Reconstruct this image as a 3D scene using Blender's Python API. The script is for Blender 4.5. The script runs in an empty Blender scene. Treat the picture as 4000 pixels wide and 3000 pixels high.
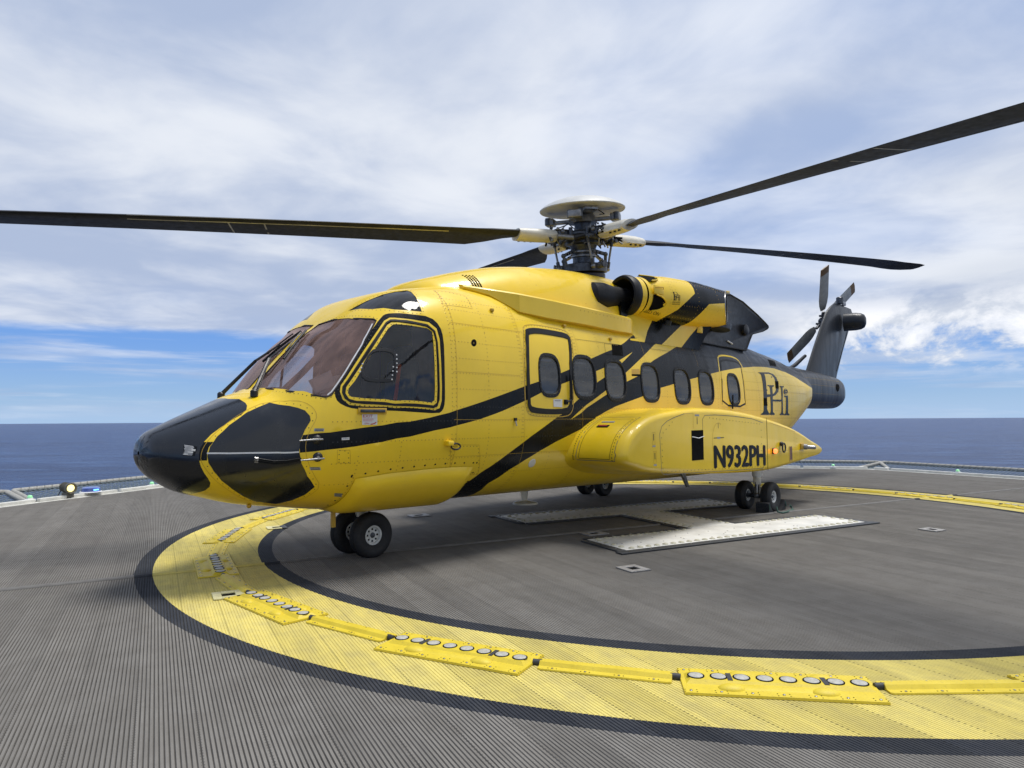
import bpy, bmesh, math, random
import numpy as np
from mathutils import Vector, Matrix
from mathutils.geometry import delaunay_2d_cdt
random.seed(7); rng=np.random.RandomState(3)
R=math.radians; RIB=.0203
scene=bpy.context.scene
col=scene.collection
# ------------------------------------------------------------------ camera
cam_d=bpy.data.cameras.new('camera'); cam=bpy.data.objects.new('camera',cam_d); col.objects.link(cam); scene.camera=cam
cam_d.sensor_width=36.0; cam_d.lens=2634.596*36/4000; cam_d.clip_start=.05; cam_d.clip_end=120000
CAMZ=1.43114; PITCH=.0525041; ROLL=-.0060829
fw=Vector((0,math.cos(PITCH),math.sin(PITCH))); u0=Vector((0,-math.sin(PITCH),math.cos(PITCH))); r0=Vector((1,0,0))
rt=math.cos(ROLL)*r0+math.sin(ROLL)*u0; up=-math.sin(ROLL)*r0+math.cos(ROLL)*u0
m=Matrix((rt,up,-fw)).transposed().to_4x4(); m.translation=Vector((0,0,CAMZ)); cam.matrix_world=m
# ------------------------------------------------------------------ exposure, sun, sky
vs=scene.view_settings; vs.view_transform='Standard'; vs.look='None'; vs.gamma=1; vs.exposure=0.27
scene.render.engine='CYCLES'
SUN_EL,SUN_AZ=74.0,66.0        # azimuth measured clockwise from +Y (view direction)
sd=bpy.data.lights.new('sun','SUN'); sd.energy=2.9; sd.angle=R(22); sd.color=(1,.965,.91)
sun=bpy.data.objects.new('sun',sd); col.objects.link(sun)
ds=Vector((math.sin(R(SUN_AZ))*math.cos(R(SUN_EL)),math.cos(R(SUN_AZ))*math.cos(R(SUN_EL)),math.sin(R(SUN_EL))))
sun.rotation_euler=ds.to_track_quat('Z','Y').to_euler(); sun.location=ds*60
world=bpy.data.worlds.new('World'); scene.world=world; world.use_nodes=True
nt=world.node_tree; N=nt.nodes; Lk=nt.links; N.clear()
def nd(t,**k):
    n=N.new(t)
    for a,b in k.items(): setattr(n,a,b)
    return n
def mth(op,a,b=None,c=None,clamp=False):
    n=N.new('ShaderNodeMath'); n.operation=op; n.use_clamp=clamp
    for i,v in enumerate((a,b,c)):
        if v is None: continue
        if isinstance(v,(int,float)): n.inputs[i].default_value=v
        else: Lk.new(v,n.inputs[i])
    return n.outputs[0]
def smooth(v,a,b):
    n=N.new('ShaderNodeMapRange'); n.interpolation_type='SMOOTHSTEP'
    Lk.new(v,n.inputs[0]); n.inputs[1].default_value=a; n.inputs[2].default_value=b; return n.outputs[0]
sky=nd('ShaderNodeTexSky',sky_type='NISHITA',sun_disc=False,sun_elevation=R(SUN_EL),sun_rotation=R(SUN_AZ))
tc=nd('ShaderNodeTexCoord'); sp=nd('ShaderNodeSeparateXYZ'); Lk.new(tc.outputs['Generated'],sp.inputs[0])
X,Y,Z=sp.outputs
Zc=mth('MAXIMUM',Z,0.0)
den=mth('ADD',Zc,.10)
cx_=mth('DIVIDE',X,den); cy_=mth('DIVIDE',Y,den)
cv=nd('ShaderNodeCombineXYZ'); Lk.new(cx_,cv.inputs[0]); Lk.new(cy_,cv.inputs[1]); cv.inputs[2].default_value=3.6
def noise(vec,scale,detail=6,rough=.55,dist=0,off=None):
    if off:
        a=nd('ShaderNodeVectorMath',operation='ADD'); Lk.new(vec,a.inputs[0]); a.inputs[1].default_value=off; vec=a.outputs[0]
    n=nd('ShaderNodeTexNoise'); n.inputs['Scale'].default_value=scale; n.inputs['Detail'].default_value=detail
    n.inputs['Roughness'].default_value=rough; n.inputs['Distortion'].default_value=dist; Lk.new(vec,n.inputs['Vector']); return n.outputs['Fac']
def mix(f,a,b):
    n=nd('ShaderNodeMix',data_type='RGBA')
    if isinstance(f,(int,float)): n.inputs[0].default_value=f
    else: Lk.new(f,n.inputs[0])
    for i,v in ((6,a),(7,b)):
        if isinstance(v,tuple): n.inputs[i].default_value=(*v,1)
        else: Lk.new(v,n.inputs[i])
    return n.outputs[2]
n1=noise(cv.outputs[0],.75,7,.50,.5,(2.3,1.1,0)); n2=noise(cv.outputs[0],2.0,8,.54,.4,(5.3,.4,2)); n3=noise(cv.outputs[0],.33,4,.5,.2,(4.1,7,1))
# solid broken overcast above; a clear streaky gap just above the horizon on the left
az=mth('ARCTAN2',X,Y)
left=smooth(az,-.02,-.42)
cov=mth('ADD',mth('ADD',mth('MULTIPLY',n1,.9),mth('MULTIPLY',n2,.5)),mth('MULTIPLY',smooth(Z,.085,.15),.62))
cov=mth('SUBTRACT',cov,mth('MULTIPLY',mth('MULTIPLY',mth('ADD',left,mth('MULTIPLY',smooth(az,.25,.45),.75)),smooth(Z,.15,.105)),.50))
cloud=mth('MULTIPLY',smooth(cov,.50,.86),mth('SUBTRACT',.97,mth('MULTIPLY',smooth(n3,.50,.70),.38)))
st=nd('ShaderNodeCombineXYZ'); Lk.new(mth('MULTIPLY',az,2.4),st.inputs[0]); Lk.new(mth('MULTIPLY',Z,34),st.inputs[1])
n4=noise(st.outputs[0],1.2,8,.58,.3)
low=mth('MULTIPLY',smooth(n4,.47,.66),smooth(Z,.20,.10))
cloud=mth('MAXIMUM',cloud,mth('MULTIPLY',low,.50))
cu=nd('ShaderNodeCombineXYZ'); Lk.new(mth('MULTIPLY',az,7),cu.inputs[0]); Lk.new(mth('MULTIPLY',Z,11),cu.inputs[1])
n5=noise(cu.outputs[0],1.1,10,.62,.3,(3.3,7.2,0))
cum=mth('MULTIPLY',mth('MULTIPLY',smooth(n5,.44,.54),mth('MULTIPLY',smooth(Z,.045,.075),smooth(Z,.175,.12))),smooth(az,.34,.46))
blue=mix(smooth(Z,0.0,.12),(2.7,4.6,7.2),(1.1,2.9,7.2))
blue=mix(.80,sky.outputs[0],blue)
shade=smooth(mth('ADD',mth('ADD',mth('MULTIPLY',n1,.75),mth('MULTIPLY',n2,.50)),mth('MULTIPLY',az,.06)),.48,.80)
grey=mix(shade,(3.75,4.5,6.15),(7.35,7.65,8.2))
dk=mth('MULTIPLY',smooth(n3,.56,.40),mth('ADD',mth('MULTIPLY',smooth(az,.0,.3),.50),.12))
grey=mix(dk,grey,(4.2,4.7,5.6))
c=mix(cloud,blue,grey)
cw=mix(smooth(n5,.46,.64),(5.6,6.1,7.0),(9.4,9.4,9.6))
c=mix(mth('MULTIPLY',cum,.92),c,cw)
c=mix(mth('MULTIPLY',smooth(Z,.04,.0),.6),c,(3.9,5.3,7.4))
bg=nd('ShaderNodeBackground'); Lk.new(c,bg.inputs[0]); bg.inputs[1].default_value=.097
wo=nd('ShaderNodeOutputWorld'); Lk.new(bg.outputs[0],wo.inputs[0])
# ------------------------------------------------------------------ material helpers
MATS={}
class G:
    def __init__(s,name):
        s.m=bpy.data.materials.new(name); s.m.use_nodes=True; s.t=s.m.node_tree; s.n=s.t.nodes; s.l=s.t.links
        s.b=s.n['Principled BSDF']; s.tc=s.n.new('ShaderNodeTexCoord'); MATS[name]=s.m
    def set(s,**k):
        for a,b in k.items():
            a=a.replace('_',' ')
            i=s.b.inputs[a]
            if isinstance(b,tuple) and len(b)==3: b=(*b,1)
            if hasattr(b,'is_linked') or isinstance(b,bpy.types.NodeSocket): s.l.new(b,i)
            else: i.default_value=b
        return s
    def noise(s,scale,detail=4,rough=.5,vec=None,stretch=None):
        v=vec or s.tc.outputs['Object']
        if stretch:
            mp=s.n.new('ShaderNodeMapping'); mp.inputs['Scale'].default_value=stretch; s.l.new(v,mp.inputs[0]); v=mp.outputs[0]
        n=s.n.new('ShaderNodeTexNoise'); n.inputs['Scale'].default_value=scale; n.inputs['Detail'].default_value=detail; n.inputs['Roughness'].default_value=rough
        s.l.new(v,n.inputs['Vector']); return n.outputs['Fac']
    def ramp(s,v,a,b,ca,cb):
        n=s.n.new('ShaderNodeMapRange'); s.l.new(v,n.inputs[0]); n.inputs[1].default_value=a; n.inputs[2].default_value=b
        if isinstance(ca,tuple):
            x=s.n.new('ShaderNodeMix'); x.data_type='RGBA'; s.l.new(n.outputs[0],x.inputs[0]); x.inputs[6].default_value=(*ca,1); x.inputs[7].default_value=(*cb,1); return x.outputs[2]
        n.inputs[3].default_value=ca; n.inputs[4].default_value=cb; return n.outputs[0]
    def mixc(s,f,a,b):
        x=s.n.new('ShaderNodeMix'); x.data_type='RGBA'
        for i,v in ((0,f),(6,a),(7,b)):
            if isinstance(v,tuple): x.inputs[i].default_value=(*v,1)
            elif isinstance(v,(int,float)): x.inputs[i].default_value=v
            else: s.l.new(v,x.inputs[i])
        return x.outputs[2]
    def math(s,op,a,b=0):
        n=s.n.new('ShaderNodeMath'); n.operation=op
        for i,v in enumerate((a,b)):
            if isinstance(v,(int,float)): n.inputs[i].default_value=v
            else: s.l.new(v,n.inputs[i])
        return n.outputs[0]
    def bump(s,h,strength=.2,dist=.01,prev=None):
        n=s.n.new('ShaderNodeBump'); n.inputs['Strength'].default_value=strength; n.inputs['Distance'].default_value=dist; s.l.new(h,n.inputs['Height'])
        if prev is not None: s.l.new(prev,n.inputs['Normal'])
        s.l.new(n.outputs[0],s.b.inputs['Normal']); return n.outputs[0]
def simple(name,colr,rough=.5,metal=0,coat=0,var=.15,scale=6,bump=0,bs=60,spec=.5):
    g=G(name); n=g.noise(scale,5,.6)
    lo=tuple(c*(1-var) for c in colr); hi=tuple(min(1,c*(1+var)) for c in colr)
    g.set(Base_Color=g.ramp(n,.3,.7,lo,hi),Metallic=metal,Coat_Weight=coat,Coat_Roughness=.08,Specular_IOR_Level=spec)
    g.set(Roughness=g.ramp(g.noise(scale*3,4),.3,.7,max(0,rough-.07),min(1,rough+.07)))
    if bump: g.bump(g.noise(bs,3),bump,.002)
    return g.m
YEL=(.83,.565,.012)
def paint(name,c1,rough,coat,dirt=(.35,.25,.08),damt=.12):
    g=G(name)
    n=g.noise(2.3,5,.6); st=g.noise(5,5,.6,stretch=(1.6,1.6,.25)); fine=g.noise(70,3,.6)
    c=g.ramp(n,.3,.75,tuple(v*.95 for v in c1),tuple(min(1,v*1.04) for v in c1))
    f=g.ramp(g.math('MULTIPLY',st,g.ramp(fine,.35,.75,.6,1.0)),.42,.66,0.0,damt)
    c=g.mixc(f,c,dirt)
    g.set(Base_Color=c,Coat_Weight=coat,Coat_Roughness=.06,Coat_IOR=1.45,Roughness=g.ramp(st,.35,.7,rough-.05,rough+.12))
    g.bump(g.noise(1.7,3,.5,stretch=(1,1,1)),.25,.02,g.bump(g.noise(9,2),.10,.004))
    return g.m
paint('yellow_paint',YEL,.36,.38)
paint('black_paint',(.005,.006,.007),.26,.0,dirt=(.02,.02,.02),damt=.10); MATS['black_paint'].node_tree.nodes['Principled BSDF'].inputs['Specular IOR Level'].default_value=.20
paint('slate_sheen_paint',(.018,.021,.026),.36,.05,dirt=(.07,.07,.07),damt=.22); MATS['slate_sheen_paint'].node_tree.nodes['Principled BSDF'].inputs['Specular IOR Level'].default_value=.34  # the black paint lifted to slate; reflected sky put into its colour
paint('radome_paint',(.006,.007,.009),.20,.28,dirt=(.05,.05,.05),damt=.10)
paint('deep_yellow',(.50,.30,.010),.4,.4)
simple('rubber',(.010,.0105,.012),.5,spec=.25,var=.2)
simple('black_void',(.004,.004,.004),.9,spec=.1)
simple('black_metal',(.02,.02,.022),.42,metal=.3,var=.3)
simple('hub_metal',(.075,.08,.09),.42,metal=.65,var=.45,scale=18)
simple('hub_light',(.26,.26,.26),.40,metal=.6,var=.3,scale=18)
simple('cream_paint',(.62,.59,.50),.38,var=.10,coat=.2,scale=9)
simple('white_paint',(.74,.74,.72),.35,var=.06,coat=.2)
simple('beanie_paint',(.50,.50,.48),.5,var=.10,coat=.05,scale=4)
simple('blade_black',(.014,.015,.018),.5,var=.45,scale=5,spec=.25)
simple('blade_edge',(.42,.40,.33),.35,metal=.5,var=.2)
simple('tail_blade_grey',(.36,.36,.34),.45,var=.15,scale=10)
simple('brown_tip',(.16,.09,.03),.5)
simple('steel',(.35,.35,.35),.30,metal=.9,var=.2)
simple('tyre_rubber',(.016,.016,.017),.72,var=.25,scale=20,bump=.3,bs=90)
simple('rim_paint',(.66,.66,.63),.40,var=.15,scale=14)
simple('rope_grey',(.30,.295,.27),.85,var=.22,scale=25,bump=.6,bs=120)
simple('net_rope',(.24,.29,.30),.8,var=.3,scale=20)
simple('green_rope',(.05,.10,.08),.8,var=.3,scale=30)
simple('lip_paint',(.62,.61,.56),.6,var=.14,scale=7,bump=.3)
simple('label_white',(.62,.62,.62),.45,var=.08,scale=60)
simple('label_grey',(.30,.31,.33),.5,var=.4,scale=160)
simple('label_red',(.45,.03,.02),.5)
simple('seat_fabric',(.03,.03,.035),.85,var=.3,bump=.4)
simple('interior_grey',(.07,.07,.075),.8,var=.3,scale=5)
simple('interior_brown',(.17,.10,.085),.8,var=.3,scale=5)
simple('interior_white',(.55,.58,.55),.7)
simple('orange_belt',(.55,.07,.01),.6)
simple('panel_white',(.60,.59,.55),.6,var=.16,scale=3.2,bump=.4)
simple('rubber_mat',(.030,.032,.036),.6,var=.3,scale=12,bump=.5)
simple('lens_grey',(.40,.39,.35),.5,coat=.05,var=.25,scale=45)
simple('stud_beige',(.40,.38,.28),.5,var=.15,scale=45)
simple('groove_shade',(.055,.052,.048),.95,spec=.05)  # shade inside the rib grooves, put into the colour as a dark tone
simple('deck_slope_shade',(.150,.142,.131),.9,spec=.08,var=.25,scale=3)  # deck grey darkened on the rib flanks, painting in their shaded side
simple('pale_frame',(.62,.57,.30),.6,var=.15,scale=18)
simple('drain_grey',(.26,.25,.24),.6,var=.25,scale=18)
simple('joint_grey',(.125,.12,.113),.7,var=.2,scale=8,bump=.3)
simple('lamp_housing',(.10,.095,.075),.6,var=.25,scale=14)
simple('chock_rubber',(.022,.023,.025),.7,var=.3,scale=20,bump=.5)
def emis(name,c,s):
    g=G(name); g.set(Base_Color=c,Emission_Color=c,Emission_Strength=s,Roughness=.3); return g.m
emis('lamp_yellow',(1,.85,.35),1.6); emis('lamp_blue',(.10,.35,1),3.0); emis('lamp_green',(.30,.75,.36),.22); emis('lamp_red',(1,.16,.04),2.6)
simple('blue_lens',(.09,.14,.42),.2,coat=.5)
def glass(name,tint,refl,rough=.03,base=.04,haze=(.3,.3,.3),hz=.1):
    m_=bpy.data.materials.new(name); m_.use_nodes=True; t=m_.node_tree; n=t.nodes; l=t.links; n.clear(); MATS[name]=m_
    tr=n.new('ShaderNodeBsdfTransparent'); tr.inputs[0].default_value=(*tint,1)
    gl=n.new('ShaderNodeBsdfGlossy'); gl.inputs[0].default_value=(*refl,1); gl.inputs[1].default_value=rough
    fr=n.new('ShaderNodeFresnel'); fr.inputs[0].default_value=1.50
    ad=n.new('ShaderNodeMath'); ad.operation='ADD'; ad.inputs[1].default_value=base; l.new(fr.outputs[0],ad.inputs[0])
    tcx=n.new('ShaderNodeTexCoord'); mp=n.new('ShaderNodeMapping'); mp.inputs['Scale'].default_value=(3,9,3); mp.inputs['Rotation'].default_value=(0,R(35),0); nz=n.new('ShaderNodeTexNoise'); nz.inputs['Scale'].default_value=1.6; nz.inputs['Detail'].default_value=5
    l.new(tcx.outputs['Object'],mp.inputs[0]); l.new(mp.outputs[0],nz.inputs['Vector'])
    bp=n.new('ShaderNodeBump'); bp.inputs['Strength'].default_value=.05; bp.inputs['Distance'].default_value=.02; l.new(nz.outputs['Fac'],bp.inputs['Height']); l.new(bp.outputs[0],gl.inputs['Normal'])
    mx=n.new('ShaderNodeMixShader'); l.new(ad.outputs[0],mx.inputs[0]); l.new(tr.outputs[0],mx.inputs[1]); l.new(gl.outputs[0],mx.inputs[2])
    df=n.new('ShaderNodeBsdfDiffuse'); df.inputs[0].default_value=(*haze,1); m2=n.new('ShaderNodeMixShader'); hv=n.new('ShaderNodeMapRange'); l.new(nz.outputs['Fac'],hv.inputs[0]); hv.inputs[1].default_value=.3; hv.inputs[2].default_value=.7; hv.inputs[3].default_value=hz*.5; hv.inputs[4].default_value=hz*1.5; l.new(hv.outputs[0],m2.inputs[0]); l.new(mx.outputs[0],m2.inputs[1]); l.new(df.outputs[0],m2.inputs[2])
    o=n.new('ShaderNodeOutputMaterial'); l.new(m2.outputs[0],o.inputs[0])
glass('windshield_glass',(.80,.70,.67),(.85,.68,.63),.04,.05,(.38,.24,.20),.28)
glass('cockpit_glass',(.80,.80,.80),(.80,.82,.85),.03,.01,(.22,.23,.24),.05)
glass('cabin_glass',(.42,.42,.43),(.80,.82,.85),.06,.02,(.26,.27,.28),.16)
glass('roof_glass',(.05,.06,.06),(.8,.8,.8),.04,.0)
# deck materials -----------------------------------------------------
def deckmat(name,c1,c2,stain,samt,rough=.6):
    g=G(name); n=g.noise(.55,6,.62); n2=g.noise(5,6,.7); n3=g.noise(2.2,5,.65,stretch=(3,.5,1)); n4=g.noise(140,2,.6)
    c=g.ramp(n,.32,.68,c1,c2)
    c=g.mixc(g.ramp(n2,.45,.75,0.0,samt),c,stain)
    c=g.mixc(g.ramp(n3,.45,.75,0.0,samt*.9),c,stain)
    c=g.mixc(g.ramp(n4,.55,.8,0.0,.22),c,tuple(min(1,v*1.9+.02) for v in c1))
    c=g.mixc(g.ramp(n4,.42,.22,0.0,.35),c,tuple(v*.45 for v in c1))
    sx0=g.n.new('ShaderNodeSeparateXYZ'); g.l.new(g.tc.outputs['Object'],sx0.inputs[0])
    wn=g.n.new('ShaderNodeTexWhiteNoise'); wn.noise_dimensions='1D'; g.l.new(g.math('FLOOR',g.math('ADD',g.math('DIVIDE',sx0.outputs[0],RIB*13),.5)),wn.inputs['W'])
    c=g.mixc(g.math('MULTIPLY',wn.outputs['Value'],.36),c,tuple(v*.45 for v in c1))
    n7=g.noise(1.3,6,.7,stretch=(9,.5,1)); c=g.mixc(g.ramp(n7,.50,.72,0.0,.38),c,tuple(min(1,v*1.35) for v in c1)); n8=g.noise(.9,6,.7,stretch=(7,.6,1)); c=g.mixc(g.ramp(n8,.52,.74,0.0,.45),c,tuple(v*.45 for v in c1))
    # perforation holes along every 13th plank seam
    sp=g.n.new('ShaderNodeSeparateXYZ'); g.l.new(g.tc.outputs['Object'],sp.inputs[0])
    fx=g.math('FRACT',g.math('DIVIDE',sp.outputs[0],RIB*13)); a=g.math('COMPARE',fx,.5); a.node.inputs[2].default_value=.028
    fy=g.math('GREATER_THAN',g.math('FRACT',g.math('DIVIDE',sp.outputs[1],.028)),.62)
    c=g.mixc(g.math('MULTIPLY',g.math('MULTIPLY',a,fy),.5),c,(.012,.012,.012))
    g.set(Base_Color=c,Roughness=.85,Specular_IOR_Level=.14); g.bump(g.noise(160,3,.7),.5,.002)
    return g.m

deckmat('deck_grey',(.166,.157,.143),(.222,.211,.193),(.11,.098,.084),.5)
deckmat('deck_yellow',(.61,.50,.135),(.67,.57,.185),(.36,.31,.15),.55)
deckmat('deck_black',(.030,.034,.042),(.040,.044,.055),(.08,.08,.08),.4)
def platemat():
    g=G('plate_yellow'); n=g.noise(9,5,.6); n2=g.noise(60,4,.7)
    c=g.ramp(n,.3,.7,(.60,.455,.020),(.68,.525,.035)); c=g.mixc(g.ramp(n2,.52,.75,0.0,.4),c,(.34,.25,.04))
    g.set(Base_Color=c,Roughness=.55); g.bump(g.noise(150,3,.7),.5,.002)
platemat()
def watermat():
    g=G('sea_water')
    w=g.noise(.075,9,.68,stretch=(.35,1.2,1)); w2=g.noise(.55,7,.70,stretch=(.5,1.4,1)); w3=g.noise(.004,4,.5,stretch=(.6,2.5,1))
    h=g.math('ADD',g.math('MULTIPLY',w,1.0),g.math('MULTIPLY',w2,.22))
    c=g.ramp(w3,.35,.65,(.017,.042,.125),(.026,.060,.165))
    c=g.mixc(g.ramp(w2,.42,.68,0.0,.7),c,(.007,.018,.060)); c=g.mixc(g.ramp(w,.47,.62,0.0,.8),c,(.045,.095,.22))
    g.set(Base_Color=c,Roughness=.35,IOR=1.33,Specular_IOR_Level=.26)
    g.bump(h,1.0,4.0)
watermat()
# ------------------------------------------------------------------ mesh helpers
class MB:
    def __init__(s): s.v=[]; s.f=[]; s.m=[]; s.mats=[]
    def mi(s,mat):
        if mat not in s.mats: s.mats.append(mat)
        return s.mats.index(mat)
    def add(s,V,F,mat):
        o=len(s.v); k=s.mi(mat)
        s.v+= [tuple(map(float,p)) for p in V]; s.f+=[tuple(int(i)+o for i in f) for f in F]; s.m+=[k]*len(F)
    def box(s,c,d,mat,rot=None,bev=0):
        hx,hy,hz=d[0]/2,d[1]/2,d[2]/2; b=min(bev,hx*.9,hy*.9,hz*.9)
        if b<=0:
            V=[(x*hx,y*hy,z*hz) for x in(-1,1) for y in(-1,1) for z in(-1,1)]
            F=[(0,1,3,2),(4,6,7,5),(0,4,5,1),(2,3,7,6),(0,2,6,4),(1,5,7,3)]
        else:
            bm=bmesh.new(); bmesh.ops.create_cube(bm,size=1); bmesh.ops.scale(bm,vec=(2*hx,2*hy,2*hz),verts=bm.verts)
            bmesh.ops.bevel(bm,geom=bm.edges[:],offset=b,segments=2,affect='EDGES',profile=.5)
            bm.verts.index_update(); V=[tuple(v.co) for v in bm.verts]; F=[tuple(v.index for v in f.verts) for f in bm.faces]; bm.free()
        Mx=Matrix.Identity(3) if rot is None else rot
        c=Vector(c); s.add([Mx@Vector(v)+c for v in V],F,mat)
    def tube(s,P,r,mat,n=10,cap=True,closed=False):
        P=[Vector(p) for p in P]; k=len(P); rr=r if isinstance(r,(list,tuple)) else [r]*k
        V=[];F=[];prev=None
        for i,p in enumerate(P):
            if closed: t=(P[(i+1)%k]-P[i-1])
            else: t=P[min(i+1,k-1)]-P[max(i-1,0)]
            t.normalize()
            if prev is None: a=t.orthogonal().normalized()
            else: a=(prev-t*prev.dot(t)).normalized()
            prev=a; b=t.cross(a)
            V+=[p+(a*math.cos(2*math.pi*j/n)+b*math.sin(2*math.pi*j/n))*rr[i] for j in range(n)]
        seg=k if closed else k-1
        for i in range(seg):
            for j in range(n): F.append((i*n+j,i*n+(j+1)%n,((i+1)%k)*n+(j+1)%n,((i+1)%k)*n+j))
        if cap and not closed: F.append(tuple(range(n-1,-1,-1))); F.append(tuple((k-1)*n+j for j in range(n)))
        s.add(V,F,mat)
    def lathe(s,prof,mat,o=(0,0,0),ax=(0,0,1),n=24,cap=True):   # prof: (r, h)
        ax=Vector(ax).normalized(); a=ax.orthogonal().normalized(); b=ax.cross(a); o=Vector(o); V=[];F=[]
        for r,h in prof: V+=[o+ax*h+(a*math.cos(2*math.pi*j/n)+b*math.sin(2*math.pi*j/n))*r for j in range(n)]
        for i in range(len(prof)-1):
            for j in range(n): F.append((i*n+j,i*n+(j+1)%n,(i+1)*n+(j+1)%n,(i+1)*n+j))
        if cap:
            if prof[0][0]>1e-4: F.append(tuple(range(n-1,-1,-1)))
            if prof[-1][0]>1e-4: F.append(tuple((len(prof)-1)*n+j for j in range(n)))
        s.add(V,F,mat)
    def loft(s,secs,mat,cap=True,closed=True):
        n=len(secs[0]); V=[p for q in secs for p in q]; F=[]
        for i in range(len(secs)-1):
            for j in range(n if closed else n-1): F.append((i*n+j,i*n+(j+1)%n,(i+1)*n+(j+1)%n,(i+1)*n+j))
        if cap and closed: F.append(tuple(range(n-1,-1,-1))); F.append(tuple((len(secs)-1)*n+j for j in range(n)))
        s.add(V,F,mat)
    def sphere(s,c,r,mat,n=12,m_=8,sc=(1,1,1),half=False):
        V=[];F=[]; c=Vector(c); a0=0 if half else -math.pi/2
        for i in range(m_+1):
            a=a0+(math.pi/2-a0)*i/m_
            V+=[c+Vector((r*math.cos(a)*math.cos(2*math.pi*j/n)*sc[0],r*math.cos(a)*math.sin(2*math.pi*j/n)*sc[1],r*math.sin(a)*sc[2])) for j in range(n)]
        for i in range(m_):
            for j in range(n): F.append((i*n+j,i*n+(j+1)%n,(i+1)*n+(j+1)%n,(i+1)*n+j))
        s.add(V,F,mat)
    def build(s,name,parent=None,smooth=True,ang=38,loc=None,rot=None):
        me=bpy.data.meshes.new(name); me.from_pydata(s.v,[],s.f)
        for mt in s.mats: me.materials.append(MATS[mt])
        me.polygons.foreach_set('material_index',s.m)
        if smooth: me.shade_smooth(); me.set_sharp_from_angle(angle=R(ang))
        me.update()
        o=bpy.data.objects.new(name,me); col.objects.link(o)
        if parent is not None: o.parent=parent
        if loc is not None: o.location=loc
        if rot is not None: o.rotation_euler=rot
        return o
def tag(o,label=None,cat=None,group=None,kind=None):
    if label: o['label']=label
    if cat: o['category']=cat
    if group: o['group']=group
    if kind: o['kind']=kind
    return o
def empty(name,loc=(0,0,0),rz=0,parent=None):
    o=bpy.data.objects.new(name,None); o.empty_display_size=.3; col.objects.link(o); o.location=loc; o.rotation_euler=(0,0,rz)
    if parent: o.parent=parent
    return o
def copy_tree(o,parent=None):
    kids=[c for c in bpy.data.objects if c.parent==o]
    c=o.copy(); col.objects.link(c); c.parent=parent
    for k in kids: copy_tree(k,c)
    return c
def rotz(a): return Matrix.Rotation(a,3,'Z')
# ------------------------------------------------------------------ sea and deck
th0=.485236479; CC=Vector((2.24036,9.47846,0))
def Hw(x,y,z=0): return (CC.x+x*math.cos(th0)-y*math.sin(th0),CC.y+x*math.sin(th0)+y*math.cos(th0),z)
def place(o): o.location=CC; o.rotation_euler=(0,0,th0); return o
mb=MB(); n=96; V=[(0,0,-21)];F=[]
rad=[30,120,500,2000,5000,14000]
for r in rad: V+=[(r*math.cos(2*math.pi*j/n),r*math.sin(2*math.pi*j/n),-21) for j in range(n)]
for j in range(n):
    F.append((0,1+j,1+(j+1)%n))
    for i in range(len(rad)-1): F.append((1+i*n+j,1+(i+1)*n+j,1+(i+1)*n+(j+1)%n,1+i*n+(j+1)%n))
mb.add(V,F,'sea_water'); tag(mb.build('sea',smooth=False),kind='structure')
# ribbed aluminium deck: every plank rib is modelled; paint follows the rings
OCT=10.95; RI,RO,BW=5.42,6.405,.15
def octspan(x):
    # |y| limit of octagon (normals every 45 deg) at given x
    if abs(x)>OCT: return 0
    return min(OCT,OCT*math.sqrt(2)-abs(x))
zones=[(0,RI-BW,'deck_grey'),(RI-BW,RI,'deck_black'),(RI,RO,'deck_yellow'),(RO,RO+BW,'deck_black'),(RO+BW,99,'deck_grey')]
MBs={'deck_grey':MB(),'deck_black':MB(),'deck_yellow':MB()}
W2=RIB*.5; GW=RIB*.088; GD=.007
nr=int(OCT/RIB)
def ribstrip(mb,X,Y0,Y1,mat,gd):
    Zs=[-gd,-gd,0,0,-gd,-gd]; yel=mat=='deck_yellow'
    V=[(X[i],Y0[i],Zs[i]) for i in range(6)]+[(X[i],Y1[i],Zs[i]) for i in range(6)]
    if Y0[2]>Y1[2] or Y0[3]>Y1[3]: pass
    mb.add(V,[(2,3,9,8)],mat); mb.add(V,[(1,2,8,7),(3,4,10,9)],'deck_slope_shade' if mat=='deck_grey' else mat); mb.add(V,[(0,1,7,6),(4,5,11,10)],mat if yel else 'groove_shade')
for i in range(-nr,nr+1):
    x=i*RIB; L=octspan(x); a_=RIB*.055
    for a,b,mt in zones:
        yel=mt=='deck_yellow'; gd=.0035 if yel else .0055; b_=RIB*(.16 if yel else .205)
        X=[x-W2,x-W2+a_,x-W2+b_,x+W2-b_,x+W2-a_,x+W2]
        if min(abs(X[0]),abs(X[5]))>=b: continue
        ya=[math.sqrt(max(0,a*a-q*q)) for q in X]; yb=[min(L,math.sqrt(max(0,b*b-q*q))) for q in X]
        if max(q-p for p,q in zip(ya,yb))<=1e-6: continue
        yb=[max(p,q) for p,q in zip(ya,yb)]
        if max(ya)==0: ribstrip(MBs[mt],X,[-q for q in yb],yb,mt,gd)
        else: ribstrip(MBs[mt],X,ya,yb,mt,gd); ribstrip(MBs[mt],X,[-q for q in yb],[-q for q in ya],mt,gd)
for k,nm in (('deck_grey','helideck'),('deck_yellow','landing_circle_paint'),('deck_black','circle_border_paint')):
    tag(place(MBs[k].build(nm,smooth=False)),kind='structure')
# hull of the deck below the planks
def octpts(r,z): return [(r/math.cos(math.pi/8)*math.cos(math.pi/8+k*math.pi/4),r/math.cos(math.pi/8)*math.sin(math.pi/8+k*math.pi/4),z) for k in range(8)]
mb=MB(); mb.loft([octpts(9.5,-1.2),octpts(10.94,-.9),octpts(10.94,-.012)],'joint_grey'); tag(place(mb.build('deck_substructure',smooth=False)),kind='structure')
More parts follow.
